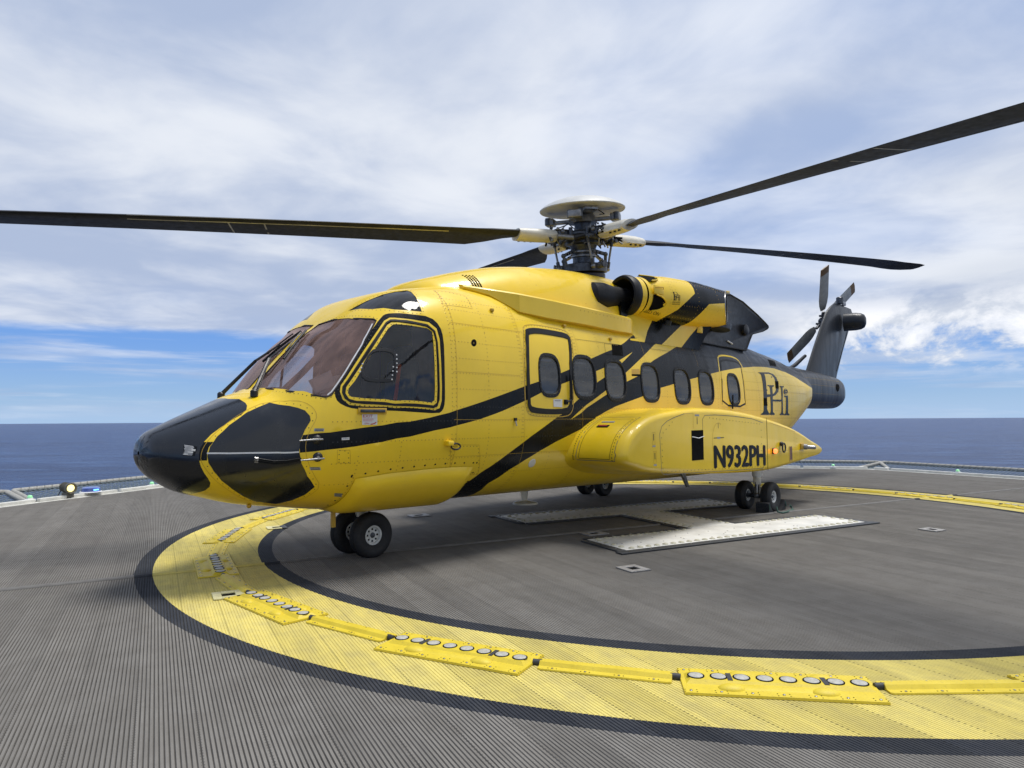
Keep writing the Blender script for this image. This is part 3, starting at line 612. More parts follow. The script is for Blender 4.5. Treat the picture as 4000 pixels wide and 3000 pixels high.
# outlines on the hull and nacelle surfaces, as (station x, girth u)
T={
'radome':[(-1.5103,0.9308),(-1.4672,0.8817),(-1.4641,0.8269),(-1.4706,0.8016),(-1.4945,0.7744),(-1.5452,0.7519),(-1.6162,0.736),(-1.7169,0.7029),(-1.7905,0.6693),(-1.8494,0.6228),(-1.8785,0.583),(-1.8894,0.5376),(-1.8874,0.4847),(-1.8743,0.4372),(-1.8468,0.3848),(-1.8057,0.3323),(-1.7781,0.2931),(-1.7666,0.2538),(-1.7748,0.201),(-1.8091,0.1358),(-1.8166,0.0734)],
'band':[(-1.8494,0.6228),(-1.7883,0.6142),(-1.8232,0.5808),(-1.8359,0.5472),(-1.8383,0.487),(-1.8886,0.4857),(-1.8894,0.5376),(-1.8785,0.583)],
'nosepanel':[(-1.3142,0.781),(-1.5087,0.7541),(-1.655,0.7049),(-1.7583,0.645),(-1.8148,0.5835),(-1.8356,0.5206),(-1.8274,0.4675),(-1.7838,0.3995),(-1.7126,0.3263),(-1.6089,0.2625),(-1.4953,0.2092),(-1.374,0.1655),(-1.1746,0.1473),(-1.1006,0.2065),(-1.0523,0.2555),(-1.0223,0.3067),(-1.1186,0.3738),(-1.1835,0.4473),(-1.2065,0.5135),(-1.1955,0.5583),(-1.1566,0.5936),(-1.1101,0.6163),(-1.1104,0.6338),(-1.134,0.6632),(-1.2097,0.722)],
'whiteline':[(-1.8382,0.5395),(-1.6921,0.5311),(-1.526,0.5266),(-1.3648,0.5228),(-1.2088,0.5111)],
'windshield':[(-1.2342,0.9864),(-1.2149,0.8767),(-1.1554,0.7729),(-1.0509,0.6933),(-0.9759,0.6625),(-0.9413,0.6586),(-0.7919,0.6896),(-0.6168,0.7288),(-0.5917,0.7351),(-0.4592,0.7581),(-0.4341,0.7629),(-0.4401,0.7701),(-0.5122,0.8171),(-0.53,0.9178),(-0.5572,0.9941),(-0.8149,0.9509),(-0.9682,0.9526),(-1.1058,0.9609)],
'roofwin':[(-0.4282,0.8874),(-0.3654,0.8779),(-0.2872,0.8609),(-0.1679,0.84),(-0.0565,0.8284),(0.0641,0.8217),(0.0671,0.8043),(0.0357,0.7745),(0.0146,0.7495),(0.001,0.7276),(-0.1155,0.7371),(-0.2447,0.7571),(-0.3772,0.806)],
'cdoor':[(-0.3266,0.7609),(-0.3704,0.7631),(-0.5869,0.7388),(-0.8272,0.6918),(-0.8969,0.6766),(-0.9182,0.6536),(-0.8997,0.6268),(-0.8136,0.5963),(-0.7049,0.5759),(-0.4539,0.5411),(-0.216,0.5215),(0.1013,0.5049),(0.1616,0.5112),(0.1866,0.5283),(0.1871,0.5633),(0.1855,0.6134),(0.1917,0.6669),(0.1663,0.6927),(0.0789,0.713),(-0.1317,0.7279),(-0.2621,0.7485)],
'cdoor_y':[(-0.3232,0.7461),(-0.3762,0.7477),(-0.6135,0.7168),(-0.7958,0.6798),(-0.8593,0.6677),(-0.8722,0.6527),(-0.8576,0.6277),(-0.8056,0.6035),(-0.6762,0.5804),(-0.3763,0.5415),(0.064,0.5142),(0.12,0.5177),(0.1447,0.5329),(0.1489,0.5642),(0.1436,0.6142),(0.1425,0.6646),(0.1224,0.687),(0.0452,0.7019),(-0.1472,0.7177),(-0.2813,0.7381)],
'cdoor_g':[(-0.3252,0.7407),(-0.3713,0.7416),(-0.5895,0.7136),(-0.7864,0.6734),(-0.8462,0.6626),(-0.8574,0.6473),(-0.8407,0.6266),(-0.7954,0.6081),(-0.6757,0.5864),(-0.3764,0.5464),(0.0455,0.5194),(0.0919,0.5222),(0.1182,0.5372),(0.1205,0.5649),(0.1172,0.6148),(0.1147,0.659),(0.0992,0.6827),(0.0225,0.6986),(-0.1519,0.7145),(-0.2873,0.7344)],
'cdoor_y2':[(-0.3218,0.7329),(-0.3693,0.733),(-0.6046,0.6977),(-0.7644,0.6647),(-0.8171,0.6542),(-0.8299,0.6396),(-0.8049,0.6202),(-0.7437,0.6047),(-0.3764,0.552),(0.0455,0.5261),(0.0864,0.5311),(0.0943,0.5657),(0.091,0.6155),(0.0924,0.6594),(0.0757,0.6817),(0.0072,0.6931),(-0.1604,0.7081),(-0.271,0.7243)],
'cglass':[(-0.3196,0.7262),(-0.3754,0.7238),(-0.5807,0.6931),(-0.7414,0.6562),(-0.7999,0.6474),(-0.8108,0.6368),(-0.788,0.6227),(-0.674,0.6014),(-0.3764,0.559),(0.0179,0.5334),(0.0585,0.5373),(0.0645,0.5665),(0.065,0.6161),(0.0647,0.6601),(0.0611,0.682),(0.0101,0.6905),(-0.1639,0.7049),(-0.2633,0.718)],
'vent':[(-0.5344,0.7053),(-0.5889,0.7029),(-0.6544,0.6862),(-0.69,0.6697),(-0.675,0.6503),(-0.611,0.6321),(-0.4057,0.6033),(-0.3617,0.6055),(-0.353,0.6236),(-0.345,0.6597),(-0.3619,0.6724),(-0.4098,0.6828)],
'vent_in':[(-0.5106,0.6905),(-0.5536,0.6877),(-0.6185,0.6743),(-0.6519,0.6611),(-0.6366,0.6487),(-0.5879,0.6383),(-0.4047,0.6117),(-0.3856,0.6149),(-0.3824,0.6438),(-0.3778,0.6635),(-0.401,0.6722)],
'door1':[(1.4283,0.6929),(1.4814,0.6998),(1.6244,0.7049),(1.8976,0.7049),(2.1795,0.7028),(2.2393,0.6935),(2.2399,0.6772),(2.1564,0.5999),(2.1496,0.5237),(2.1193,0.5081),(2.033,0.4951),(1.7303,0.493),(1.4442,0.4973),(1.3741,0.5069),(1.3502,0.5251),(1.3495,0.6135)],
'dwin':[(1.5497,0.6314),(1.6096,0.6392),(1.8427,0.6423),(1.9472,0.6364),(1.9684,0.6238),(1.9592,0.5833),(1.962,0.5572),(1.8981,0.5437),(1.7341,0.5392),(1.6024,0.5442),(1.5476,0.5585),(1.538,0.5942)],
'w1':[(2.1757,0.6301),(2.2253,0.6402),(2.3062,0.6451),(2.5224,0.6469),(2.6217,0.6396),(2.6392,0.6281),(2.6276,0.5691),(2.6054,0.5491),(2.51,0.5387),(2.3576,0.5369),(2.2253,0.5433),(2.1646,0.5584),(2.1635,0.5925)],
'w2':[(2.8327,0.6284),(2.8947,0.6384),(3.0358,0.643),(3.2077,0.6432),(3.2809,0.6337),(3.287,0.6192),(3.2723,0.5609),(3.2149,0.5459),(3.0923,0.537),(2.9576,0.5365),(2.8442,0.5442),(2.8105,0.5623)],
'w3':[(3.6542,0.6296),(3.7247,0.639),(3.8695,0.6451),(4.0254,0.6449),(4.091,0.6323),(4.0841,0.61),(4.0994,0.5568),(4.0464,0.5431),(3.9264,0.5359),(3.7726,0.5353),(3.6622,0.5437),(3.6247,0.563)],
'w4':[(4.5045,0.6254),(4.5637,0.6352),(4.7312,0.6432),(4.8825,0.6412),(4.9518,0.63),(4.9502,0.6087),(4.9474,0.5517),(4.865,0.537),(4.7086,0.5317),(4.5584,0.5359),(4.4783,0.5496),(4.4674,0.5817)],
'w5':[(5.2168,0.6231),(5.2864,0.635),(5.4474,0.6428),(5.5895,0.6403),(5.6478,0.6274),(5.6409,0.6049),(5.6537,0.5549),(5.5962,0.5395),(5.446,0.5315),(5.2793,0.5359),(5.204,0.548),(5.1888,0.5819)],
'w6':[(6.1397,0.6246),(6.2312,0.6371),(6.4095,0.6422),(6.5528,0.6368),(6.5804,0.6182),(6.5447,0.5536),(6.4918,0.5399),(6.3225,0.5324),(6.1621,0.5372),(6.0895,0.5517)],
'door2':[(6.0444,0.6794),(6.1352,0.6893),(6.3615,0.6942),(6.6959,0.6929),(6.8063,0.6801),(6.7728,0.6592),(6.7388,0.6253),(6.7127,0.5707),(6.7233,0.5241),(5.8955,0.5276),(5.9145,0.5919)],
'K':[(-1.1736,0.5764),(-0.9728,0.5478),(-0.762,0.5308),(-0.4994,0.5096),(-0.2158,0.4994),(-0.0003,0.4993),(0.2346,0.5035),(0.4549,0.5134),(0.7114,0.5272),(0.9137,0.5386),(1.1228,0.551),(1.3503,0.5646),(1.7458,0.5852),(2.1525,0.6111),(2.5764,0.641),(2.9001,0.6617),(3.1706,0.6775),(3.4201,0.6983),(3.9268,0.7491),(4.0265,0.7587),(3.97,0.82),(4.1,0.93),'TOP',(12.0592,0.4513),(11.9915,0.4964),(9.8682,0.573),(9.409,0.6339),(8.9324,0.6744),(8.4178,0.6899),(7.8585,0.6899),(7.3527,0.6843),(6.9147,0.672),(6.4551,0.6593),(6.0278,0.6468),(5.7236,0.6364),(5.3657,0.6238),(4.9869,0.6105),(4.1024,0.577),(3.6267,0.5492),(3.2974,0.5336),(3.02,0.5201),(2.7876,0.5046),(2.5957,0.4858),(2.5966,0.4675),(2.1232,0.4219),(1.855,0.3955),(1.6111,0.3664),(1.394,0.3355),(1.2058,0.3029),(1.0108,0.2471),(1.044,0.1401),(0.6812,0.1213),(0.6257,0.2427),(0.7992,0.3003),(1.1192,0.3642),(1.4269,0.4172),(1.8655,0.4857),(2.1349,0.5205),(2.3597,0.5479),(2.6324,0.5802),(2.8186,0.5964),(3.153,0.6293),(3.5531,0.6731),(3.1737,0.6436),(2.8761,0.6237),(2.6531,0.6106),(2.1501,0.583),(1.7379,0.5603),(1.3708,0.5324),(1.0779,0.5119),(0.8694,0.4977),(0.6698,0.4806),(0.4581,0.4667),(0.2584,0.4569),(0.0683,0.4541),(-0.2124,0.4486),(-0.4961,0.4532),(-0.7603,0.4718),(-0.9967,0.4906),(-1.2003,0.5066),(-1.2052,0.544)],
'Yb':[(2.1034,0.4757),(2.2497,0.5028),(2.4158,0.5225),(2.6035,0.5403),(2.7932,0.559),(3.0442,0.5862),(3.31,0.6145),(3.5181,0.6365),(3.7484,0.6604),(4.1927,0.7068),(4.2988,0.7141),(4.42,0.84),(4.99,0.84),(4.9725,0.7238),(4.5023,0.6884),(4.1943,0.6676),(4.0505,0.6573),(3.9092,0.6456),(3.6315,0.6101),(3.2869,0.5882),(3.0344,0.5678),(2.7963,0.5481),(2.6018,0.5311),(2.4149,0.5145)],
'vent1':[(2.9358,0.6865),(3.3395,0.6894),(3.2949,0.6579),(2.9054,0.6564)],
'vent1b':[(3.0965,0.6872),(3.3395,0.6894),(3.2949,0.6579),(3.0513,0.6573)],
'vent2':[(3.4212,0.6102),(3.6321,0.6122),(3.6252,0.6058),(3.4195,0.6047)],
'vent2b':[(3.4324,0.6233),(3.627,0.6263),(3.6326,0.6127),(3.4216,0.6106)],
'ipost':[(-0.558,0.8835),(-0.8097,0.8279),(-1.0273,0.8209),(-1.1874,0.8339)],
'paper':[(-1.0287,0.7508),(-0.8961,0.7188),(-0.9058,0.6819),(-1.0353,0.6998)],
'boomwin':[(13.7999,0.647),(13.9862,0.6411),(13.997,0.5896),(13.9082,0.5194),(13.7693,0.4932),(13.6847,0.5404),(13.6952,0.5986)],
'hose':[(-1.5205,0.4884),(-1.4615,0.481),(-1.3851,0.4709),(-1.297,0.4695),(-1.2186,0.4724),(-1.1902,0.473)],
'wsedge':[(-0.9685,0.6656),(-0.9371,0.6672),(-0.7859,0.6972),(-0.6096,0.7344),(-0.5813,0.7426),(-0.4686,0.7613)],
'vent3':[(8.5093,0.7608),(8.9846,0.7713),(8.6349,0.7068),(8.2481,0.7029)],
'vent4':[(8.0993,0.6204),(8.2727,0.6183),(8.1931,0.5828),(8.0444,0.5877)],
'vent5':[(7.4468,0.5596),(7.577,0.5559),(7.5828,0.5256),(7.4381,0.5293)],
'rvent':[(0.6367,0.6531),(0.6312,0.6501),(0.6206,0.6476),(0.6063,0.646),(0.5903,0.6454),(0.5754,0.6461),(0.5634,0.6478),(0.5562,0.6503),(0.5553,0.6532),(0.5609,0.6562),(0.5719,0.6586),(0.5865,0.6603),(0.6027,0.6609),(0.618,0.6603),(0.6297,0.6586),(0.6364,0.6561)],
'panA':[(-0.9126,0.4775),(-0.8036,0.4633),(-0.7849,0.4068),(-0.9046,0.4186)],
'panB':[(0.2693,0.398),(0.6553,0.394),(0.7649,0.2904),(0.3391,0.3138)],
'panC':[(0.3557,0.8043),(0.726,0.7771),(0.7033,0.7323),(0.2879,0.7392)],
'exit':[(-0.6956,0.5624),(-0.5526,0.5447),(-0.5523,0.5166),(-0.6959,0.5336)],
'stickA':[(-1.0903,0.5822),(-1.0176,0.568),(-1.0205,0.559),(-1.0938,0.5727)],
'stickB':[(-1.118,0.4216),(-1.0377,0.4128),(-1.0267,0.3978),(-1.1112,0.4063)],
'stickC':[(-0.8181,0.2677),(-0.7434,0.2637),(-0.7189,0.2425),(-0.7953,0.2473)],
'stickD':[(-0.8772,0.5188),(-0.81,0.5125),(-0.8099,0.5055),(-0.8771,0.5117)],
'stickE':[(-1.9782,0.6253),(-1.8968,0.595),(-1.9168,0.5238),(-1.9882,0.5262)],
'stickF':[(1.7928,0.5346),(1.9523,0.5353),(1.9502,0.5154),(1.7964,0.5166)],
'pitot1':[(-1.074,0.5389)],
'pitot2':[(-1.066,0.4658)],
'hook':[(0.2619,0.4012)],
'bulge':[(-0.7154,0.35),(0.2945,0.3122),(0.4038,0.2434),(0.6536,0.1178),(-0.4757,0.1449),(-0.635,0.2403)],
'cover':[(1.5112,0.3358),(1.5678,0.3239),(1.5549,0.3097),(1.4929,0.3231)],
'navlite':[(1.1603,0.4786)],
'wa':[(-1.3835,0.8248),(-1.552,0.9809)],
'logoP':[(7.4357,0.662),(7.9582,0.6641),(8.161,0.656),(8.2496,0.6377),(8.2596,0.6144),(8.2295,0.5871),(8.1579,0.5687),(8.0122,0.5584),(7.836,0.556),(7.6015,0.5605),(7.5693,0.5117),(7.636,0.4931),(7.6827,0.4867),(7.6811,0.4788),(7.2976,0.4957),(7.2985,0.4998),(7.3835,0.5023),(7.4199,0.5104),(7.4543,0.57),(7.5113,0.6303),(7.5282,0.6503),(7.4934,0.6574)],
'logoPh':[(7.6951,0.6561),(7.903,0.656),(8.0294,0.6517),(8.1134,0.636),(8.1192,0.6129),(8.0854,0.5903),(8.0206,0.5757),(7.9374,0.5679),(7.7988,0.5672),(7.6082,0.5714),(7.6389,0.6068),(7.6901,0.6416)],
'logoI':[(7.6916,0.6086),(8.0085,0.6032),(7.9901,0.5987),(7.9009,0.5956),(7.8474,0.5436),(7.8312,0.4861),(7.9131,0.4709),(7.9119,0.4641),(7.6874,0.478),(7.6986,0.4858),(7.7342,0.4988),(7.7428,0.5468),(7.7684,0.5934),(7.7537,0.6019),(7.69,0.6048)],
'logoB':[(7.8441,0.5437),(8.2749,0.5266),(8.2729,0.5177),(7.8408,0.5359)],
'logoH':[(8.2587,0.5951),(8.4908,0.5893),(8.4799,0.585),(8.4015,0.583),(8.3296,0.525),(8.3263,0.4493),(8.3749,0.4368),(8.3752,0.4313),(8.1595,0.4471),(8.1599,0.4524),(8.2224,0.4523),(8.2514,0.4629),(8.272,0.5274),(8.3177,0.5815),(8.2989,0.589)],
'logoi':[(8.418,0.541),(8.605,0.5343),(8.585,0.4298),(8.656,0.4177),(8.6582,0.4106),(8.3859,0.4301),(8.3854,0.436),(8.4665,0.4377),(8.499,0.5288),(8.4121,0.5358)],
'logod':[(8.627,0.5555),(8.609,0.5498),(8.5796,0.5455),(8.5412,0.5433),(8.4999,0.5436),(8.4616,0.546),(8.4317,0.5503),(8.4167,0.5558),(8.4175,0.5616),(8.4347,0.5669),(8.4668,0.5711),(8.5075,0.5734),(8.5504,0.5736),(8.5886,0.5714),(8.616,0.5672),(8.6295,0.5616)],
'nacband':[(4.4308,0.2474),(4.4029,0.3105),(4.4312,0.3567),(4.499,0.3902),(4.5709,0.4184),(4.6368,0.4497),(4.7222,0.4807),(4.8284,0.5161),(4.9192,0.5417)],
'nacband2':[(5.0129,0.23),(5.0094,0.3136),(5.0497,0.3746),(5.0815,0.4023),(5.1122,0.4242),(5.1679,0.4524),(5.2414,0.4837)],
'naclogo':[(4.4197,0.5316),(4.5809,0.5376),(4.568,0.4802),(4.4143,0.4735)],
}
# ------------------------------------------------------------------ helicopter
HELI=empty('helicopter',(-1.625763,7.29455366,0),.80047093)
tag(HELI,'yellow and black twin-engine helicopter parked on the helideck with rotors stopped','helicopter')
def px_(p): return p[0]
def uz(x,z,S=S_hull):
    x=np.asarray(x,float); lo=np.zeros_like(x); hi=np.ones_like(x)
    for _ in range(30):
        mid=(lo+hi)/2; zz=S(x,mid)[...,2]; lo=np.where(zz<z,mid,lo); hi=np.where(zz<z,hi,mid)
    return (lo+hi)/2
def chaikin(P,it=2):
    P=[tuple(p) for p in P]
    for _ in range(it):
        Q=[]
        for i in range(len(P)):
            a=P[i];b=P[(i+1)%len(P)]; Q.append((a[0]*.75+b[0]*.25,a[1]*.75+b[1]*.25)); Q.append((a[0]*.25+b[0]*.75,a[1]*.25+b[1]*.75))
        P=Q
    return P
def ccw(P):
    A=sum(P[i][0]*P[(i+1)%len(P)][1]-P[(i+1)%len(P)][0]*P[i][1] for i in range(len(P)))
    return P if A>0 else P[::-1]
def inset_uv(P,d,S=S_hull):
    """inset closed (x,u) polygon by d metres measured on the surface"""
    P=ccw(P); n=len(P); A=np.array(P); k=3.25
    out=[]
    for i in range(n):
        t=np.array([(A[(i+1)%n][0]-A[i-1][0]),(A[(i+1)%n][1]-A[i-1][1])*k]); t/=np.linalg.norm(t)+1e-9
        nn=np.array([-t[1],t[0]]); out.append((A[i][0]+nn[0]*d,A[i][1]+nn[1]*d/k))
    return out
def win(k,ax=.238,az=.285,n=26,e=3.0):
    P=[S_hull(*p) for p in T[k]]; P=np.array(P); c=(P.min(0)+P.max(0))/2
    r=[]
    for i in range(n):
        a=2*math.pi*i/n; rho=(abs(math.cos(a))**e+abs(math.sin(a))**e)**(-1/e)
        x=c[0]+ax*rho*math.cos(a); z=c[2]+az*rho*math.sin(a); r.append((x,z))
    u=uz(np.array([p[0] for p in r]),np.array([p[1] for p in r])); return [(r[i][0],float(u[i])) for i in range(n)]
T['cdoor']=chaikin(T['cdoor'],1)
W={}
for k in ('w1','w2','w3','w4','w5'): W[k]=win(k)
W['w6']=win('w6',.225,.275); W['dwin']=win('dwin',.20,.265)
glassW={k:inset_uv(v,.034) for k,v in W.items()}
ws=T['windshield']; ws=[(x,.982 if u>.94 else u) for x,u in ws]
WS=ws
def densify(P,d=.08):
    out=[]
    for i in range(len(P)):
        a=P[i];b=P[(i+1)%len(P)]; L=math.hypot(b[0]-a[0],(b[1]-a[1])*3.2); m_=max(1,int(L/d))
        out+=[(a[0]+(b[0]-a[0])*j/m_,a[1]+(b[1]-a[1])*j/m_) for j in range(m_)]
    return out
rad=T['radome']; RAD=[(rad[0][0]-.0,1.001)]+rad+[(-1.82,-.001),(HULL_X0-.01,-.001),(HULL_X0-.01,1.001)]
K=[]
for p in T['K']:
    if p=='TOP': K+= [(4.3,1.001),(11.35,1.001),(11.35,-.001),(10.75,-.001),(10.72,.2),(10.60,.40),(10.35,.50)]
    else: K.append((10.05,.54) if p[0]>11.5 else tuple(p))
# drop duplicate replaced points
K2=[]
for p in K:
    if not K2 or K2[-1]!=p: K2.append(p)
K=K2
BOOM=[(11.35,-.001),(HULL_X1+.01,-.001),(HULL_X1+.01,1.001),(11.35,1.001)]
regions=[ # name, polygon, object, material (first match wins)
 ('ws',WS,None,'windshield_glass'),('rw',T['roofwin'],None,'roof_glass'),
 ('cg',T['cglass'],None,'cockpit_glass'),
 ('cy2',T['cdoor_y2'],'cockpit_door','yellow_paint'),('cgk',T['cdoor_g'],'cockpit_door','rubber'),('cy',T['cdoor_y'],'cockpit_door','yellow_paint'),('cd',T['cdoor'],'cockpit_door','black_paint'),
]
for k in ('w1','w2','w3','w4','w5'): regions.append((k,glassW[k],None,'cabin_glass'))
regions+=[('dwin',glassW['dwin'],None,'cabin_glass'),('w6',glassW['w6'],None,'cabin_glass')]
regions+=[('rad',RAD,'radome','radome_paint'),('np',T['nosepanel'],'nose_side_panel','radome_paint'),('band',T['band'],'fuselage','black_paint')]
regions.append(('v2b',T['vent2b'],'fuselage','deep_yellow'))
for k in ('vent1b','vent3','vent4','vent5','vent2','rvent'): regions.append((k,T[k],'fuselage','black_void'))
PAN=dict(door1=T['door1'],door2=T['door2'])
allpoly=[r[1] for r in regions]+[T['door1'],T['door2'],K,T['Yb'],BOOM,T['vent1']]
def pip(P,poly):
    x,y=P[:,0],P[:,1]; ins=np.zeros(len(P),bool); n=len(poly); A=np.array(poly)
    x0,y0=A.min(0); x1,y1=A.max(0); m=(x>=x0)&(x<=x1)&(y>=y0)&(y<=y1)
    if not m.any(): return ins
    xx,yy=x[m],y[m]; c=np.zeros(len(xx),bool)
    for i in range(n):
        xi,yi=A[i];xj,yj=A[i-1]
        if yi==yj: continue
        c^=((yi>yy)!=(yj>yy))&(xx<(xj-xi)*(yy-yi)/(yj-yi)+xi)
    ins[m]=c; return ins
# constrained triangulation in surface coordinates
xs=np.concatenate([HULL_X0+(np.linspace(0,1,18)**2)*.4,np.arange(-1.76,1.0,.045),np.arange(1.0,10.9,.075),np.arange(10.9,14.4,.12),14.92-(np.linspace(1,0,14)**2)*.45])
us=np.linspace(0,1,58)
pts=[];
for i,x in enumerate(xs):
    for u in us: pts.append(Vector((x,u*3.2)))
edges=[]
def clampuv(p): return (min(max(p[0],HULL_X0),HULL_X1),min(max(p[1],0.0),1.0))
for poly in allpoly:
    D=densify([clampuv(p) for p in poly],.10); b=len(pts)
    pts+=[Vector((p[0],p[1]*3.2)) for p in D]
    edges+=[(b+i,b+(i+1)%len(D)) for i in range(len(D)) if (pts[b+i]-pts[b+(i+1)%len(D)]).length>1e-5]
r_=delaunay_2d_cdt(pts,edges,[],0,2e-4)
VV=np.array([(v[0],v[1]/3.2) for v in r_[0]]); FF=np.array([f for f in r_[2] if len(f)==3])
cen=VV[FF].mean(1)
S3=S_hull(VV[:,0],np.clip(VV[:,1],0,1))
lab_=np.full(len(FF),-1)
for i in range(len(regions)-1,-1,-1): lab_[pip(cen,regions[i][1])]=i
inK=pip(cen,K)&~pip(cen,T['Yb']); inB=pip(cen,BOOM); d1=pip(cen,T['door1']); d2=pip(cen,T['door2']); v1=pip(cen,T['vent1'])
e=1e-3
def Nrm(x,u,S=S_hull):
    x=np.asarray(x,float);u=np.asarray(u,float)
    a=S(x+e,u)-S(x-e,u); b=S(x,np.clip(u+e,0,1))-S(x,np.clip(u-e,0,1)); n=np.cross(a,b); n/=np.linalg.norm(n,axis=-1,keepdims=True)+1e-12; return n
tst=Nrm(3.,.5); SG=1 if tst[1]<0 else -1
def NH(x,u): return Nrm(x,u)*SG
groups={}
for i in range(len(FF)):
    k=lab_[i]
    if k>=0:
        nm,_,ob,mt=regions[k]
        if ob is None: key=('G',nm)
        elif ob=='fuselage' and d1[i]: key='cabin_door'
        else: key=ob
    else:
        mt='black_paint' if inK[i] else 'yellow_paint'
        if inK[i] and cen[i][0]>5.6: mt='slate_sheen_paint'
        if inB[i]: mt='slate_sheen_paint'
        key='cabin_door' if d1[i] else ('rear_door' if d2[i] else ('tail_boom' if inB[i] else 'fuselage'))
    groups.setdefault(key,{}).setdefault(mt,[]).append(i)
NV=NH(VV[:,0],np.clip(VV[:,1],.002,.998))
def tri_object(name,gr,parent,mirror=True,off=0,ang=40,only=None):
    mb=MB()
    for mt,idx in gr.items():
        F=FF[idx]; us_,inv_=np.unique(F.ravel(),return_inverse=True); P=S3[us_]+NV[us_]*off; F2=inv_.reshape(F.shape)
        # orientation outward
        a=P[F2[:,0]];b=P[F2[:,1]];c_=P[F2[:,2]]; n=np.cross(b-a,c_-a); flip=(n*NV[us_][F2[:,0]]).sum(1)<0
        F3=F2.copy(); F3[flip]=F3[flip][:,::-1]
        if only in (None,'port'): mb.add(P,F3,mt)
        if mirror and only in (None,'star'): mb.add(P*[1,-1,1],F3[:,::-1],mt)
    o=mb.build(name,parent,ang=ang)
    bm=bmesh.new(); bm.from_mesh(o.data); bmesh.ops.remove_doubles(bm,verts=bm.verts,dist=2e-4); bm.to_mesh(o.data); bm.free(); o.data.shade_smooth(); o.data.set_sharp_from_angle(angle=R(ang))
    return o
PS={}
FUS=tri_object('fuselage',groups['fuselage'],HELI)
tri_object('radome',groups['radome'],HELI)
BM=tri_object('tail_boom',groups['tail_boom'],HELI)
def ring(mb,P,w,h,mat,S=S_hull,mirror=False,base=.0,N_=None):
    """raised frame along closed (x,u) polygon, lying between P and P inset by w"""
    Q=inset_uv(P,w); P=ccw(P); n=len(P)
    A=np.array(P);B=np.array(Q); PA=S(A[:,0],A[:,1]);PB=S(B[:,0],B[:,1]); NA=NH(A[:,0],A[:,1]);NB=NH(B[:,0],B[:,1])
    V=np.concatenate([PA+NA*base-NA*.01,PA*.85+PB*.15+NA*h,PA*.15+PB*.85+NB*h,PB-NB*.012])
    F=[(k*n+i,k*n+(i+1)%n,(k+1)*n+(i+1)%n,(k+1)*n+i) for k in range(3) for i in range(n)]
    if mirror: V=V*[1,-1,1]; F=[f[::-1] for f in F]
    mb.add(V,F,mat)
def line(mb,P,w,mat,off=.0015,closed=False,S=S_hull,mirror=False,NF=None,seg=.05):
    """thin flat strip along an (x,u) polyline"""
    D=[]
    rng_=range(len(P) if closed else len(P)-1)
    for i in rng_:
        a=P[i];b=P[(i+1)%len(P)]; pa=S(*a);pb=S(*b); m_=max(1,int(np.linalg.norm(pa-pb)/seg)); D+=[(a[0]+(b[0]-a[0])*j/m_,a[1]+(b[1]-a[1])*j/m_) for j in range(m_)]
    if not closed: D.append(tuple(P[-1]))
    A=np.array(D); p=S(A[:,0],A[:,1]); n=(NF or NH)(A[:,0],A[:,1]); t=np.roll(p,-1,0)-np.roll(p,1,0)
    if not closed: t[0]=p[1]-p[0]; t[-1]=p[-1]-p[-2]
    t/=np.linalg.norm(t,axis=1,keepdims=True)+1e-9; s_=np.cross(n,t)
    V=np.concatenate([p+s_*w/2+n*off,p-s_*w/2+n*off]); k=len(D)
    if mirror: V=V*[1,-1,1]
    F=[(i,(i+1)%k,k+(i+1)%k,k+i) for i in range(k if closed else k-1)]
    mb.add(V,F,mat)
def rivets(mb,P,mat,sp=.042,r=.0066,closed=False,S=S_hull,NF=None,h=.0032,jit=0):
    L=0; pts_=[]
    seq=list(P)+([P[0]] if closed else [])
    carry=0
    for a,b in zip(seq[:-1],seq[1:]):
        l=float(np.linalg.norm(S(*a)-S(*b)))
        d=carry
        while d<l: f=d/l; pts_.append((a[0]+(b[0]-a[0])*f,a[1]+(b[1]-a[1])*f)); d+=sp
        carry=d-l
    if not pts_: return
    A=np.array(pts_); p=S(A[:,0],A[:,1]); n=(NF or NH)(A[:,0],A[:,1])
    ax=np.cross(n,[0,0,1.]); bad=np.linalg.norm(ax,axis=1)<.1; ax[bad]=[1,0,0]; ax/=np.linalg.norm(ax,axis=1,keepdims=True); bx=np.cross(n,ax)
    V=[];F=[]
    for i in range(len(p)):
        o_=len(V)
        for j in range(6):
            c_,s_=math.cos(j*math.pi/3)*r,math.sin(j*math.pi/3)*r; V.append(p[i]+ax[i]*c_+bx[i]*s_)
        V.append(p[i]+n[i]*h)
        F+=[(o_+j,o_+(j+1)%6,o_+6) for j in range(6)]
    mb.add(V,F,mat)
# windscreen, cockpit and cabin glazing: one pane per opening and side
def panes(nm,key,off=-.004,parentmap=None):
    for side in ('port','star'):
        o=tri_object(nm,groups[('G',key)],(parentmap or {}).get(side,HELI),off=off,only=side,ang=60)
        PS[(key,side)]=o
tri=lambda *a,**k:None
CD={}
for side in('port','star'):
    CD[side]=tri_object('cockpit_door',groups['cockpit_door'],HELI,only=side)
    PS[('door',side)]=tri_object('cabin_door',groups['cabin_door'],HELI,only=side,off=.004)
    PS[('rdoor',side)]=tri_object('rear_exit_door',groups['rear_door'],HELI,only=side,off=.004)
    # cabin floor line
    tri_object('nose_side_panel',groups['nose_side_panel'],HELI,only=side,off=.002)
panes('windshield_pane','ws'); panes('roof_window','rw'); panes('side_window','cg',-.004,CD)
for k in ('w1','w2','w3','w4','w5'): panes('cabin_window',k,-.010)
panes('door_window','dwin',-.006,{s:PS[('door',s)] for s in('port','star')}); panes('door_window','w6',-.006,{s:PS[('rdoor',s)] for s in('port','star')})
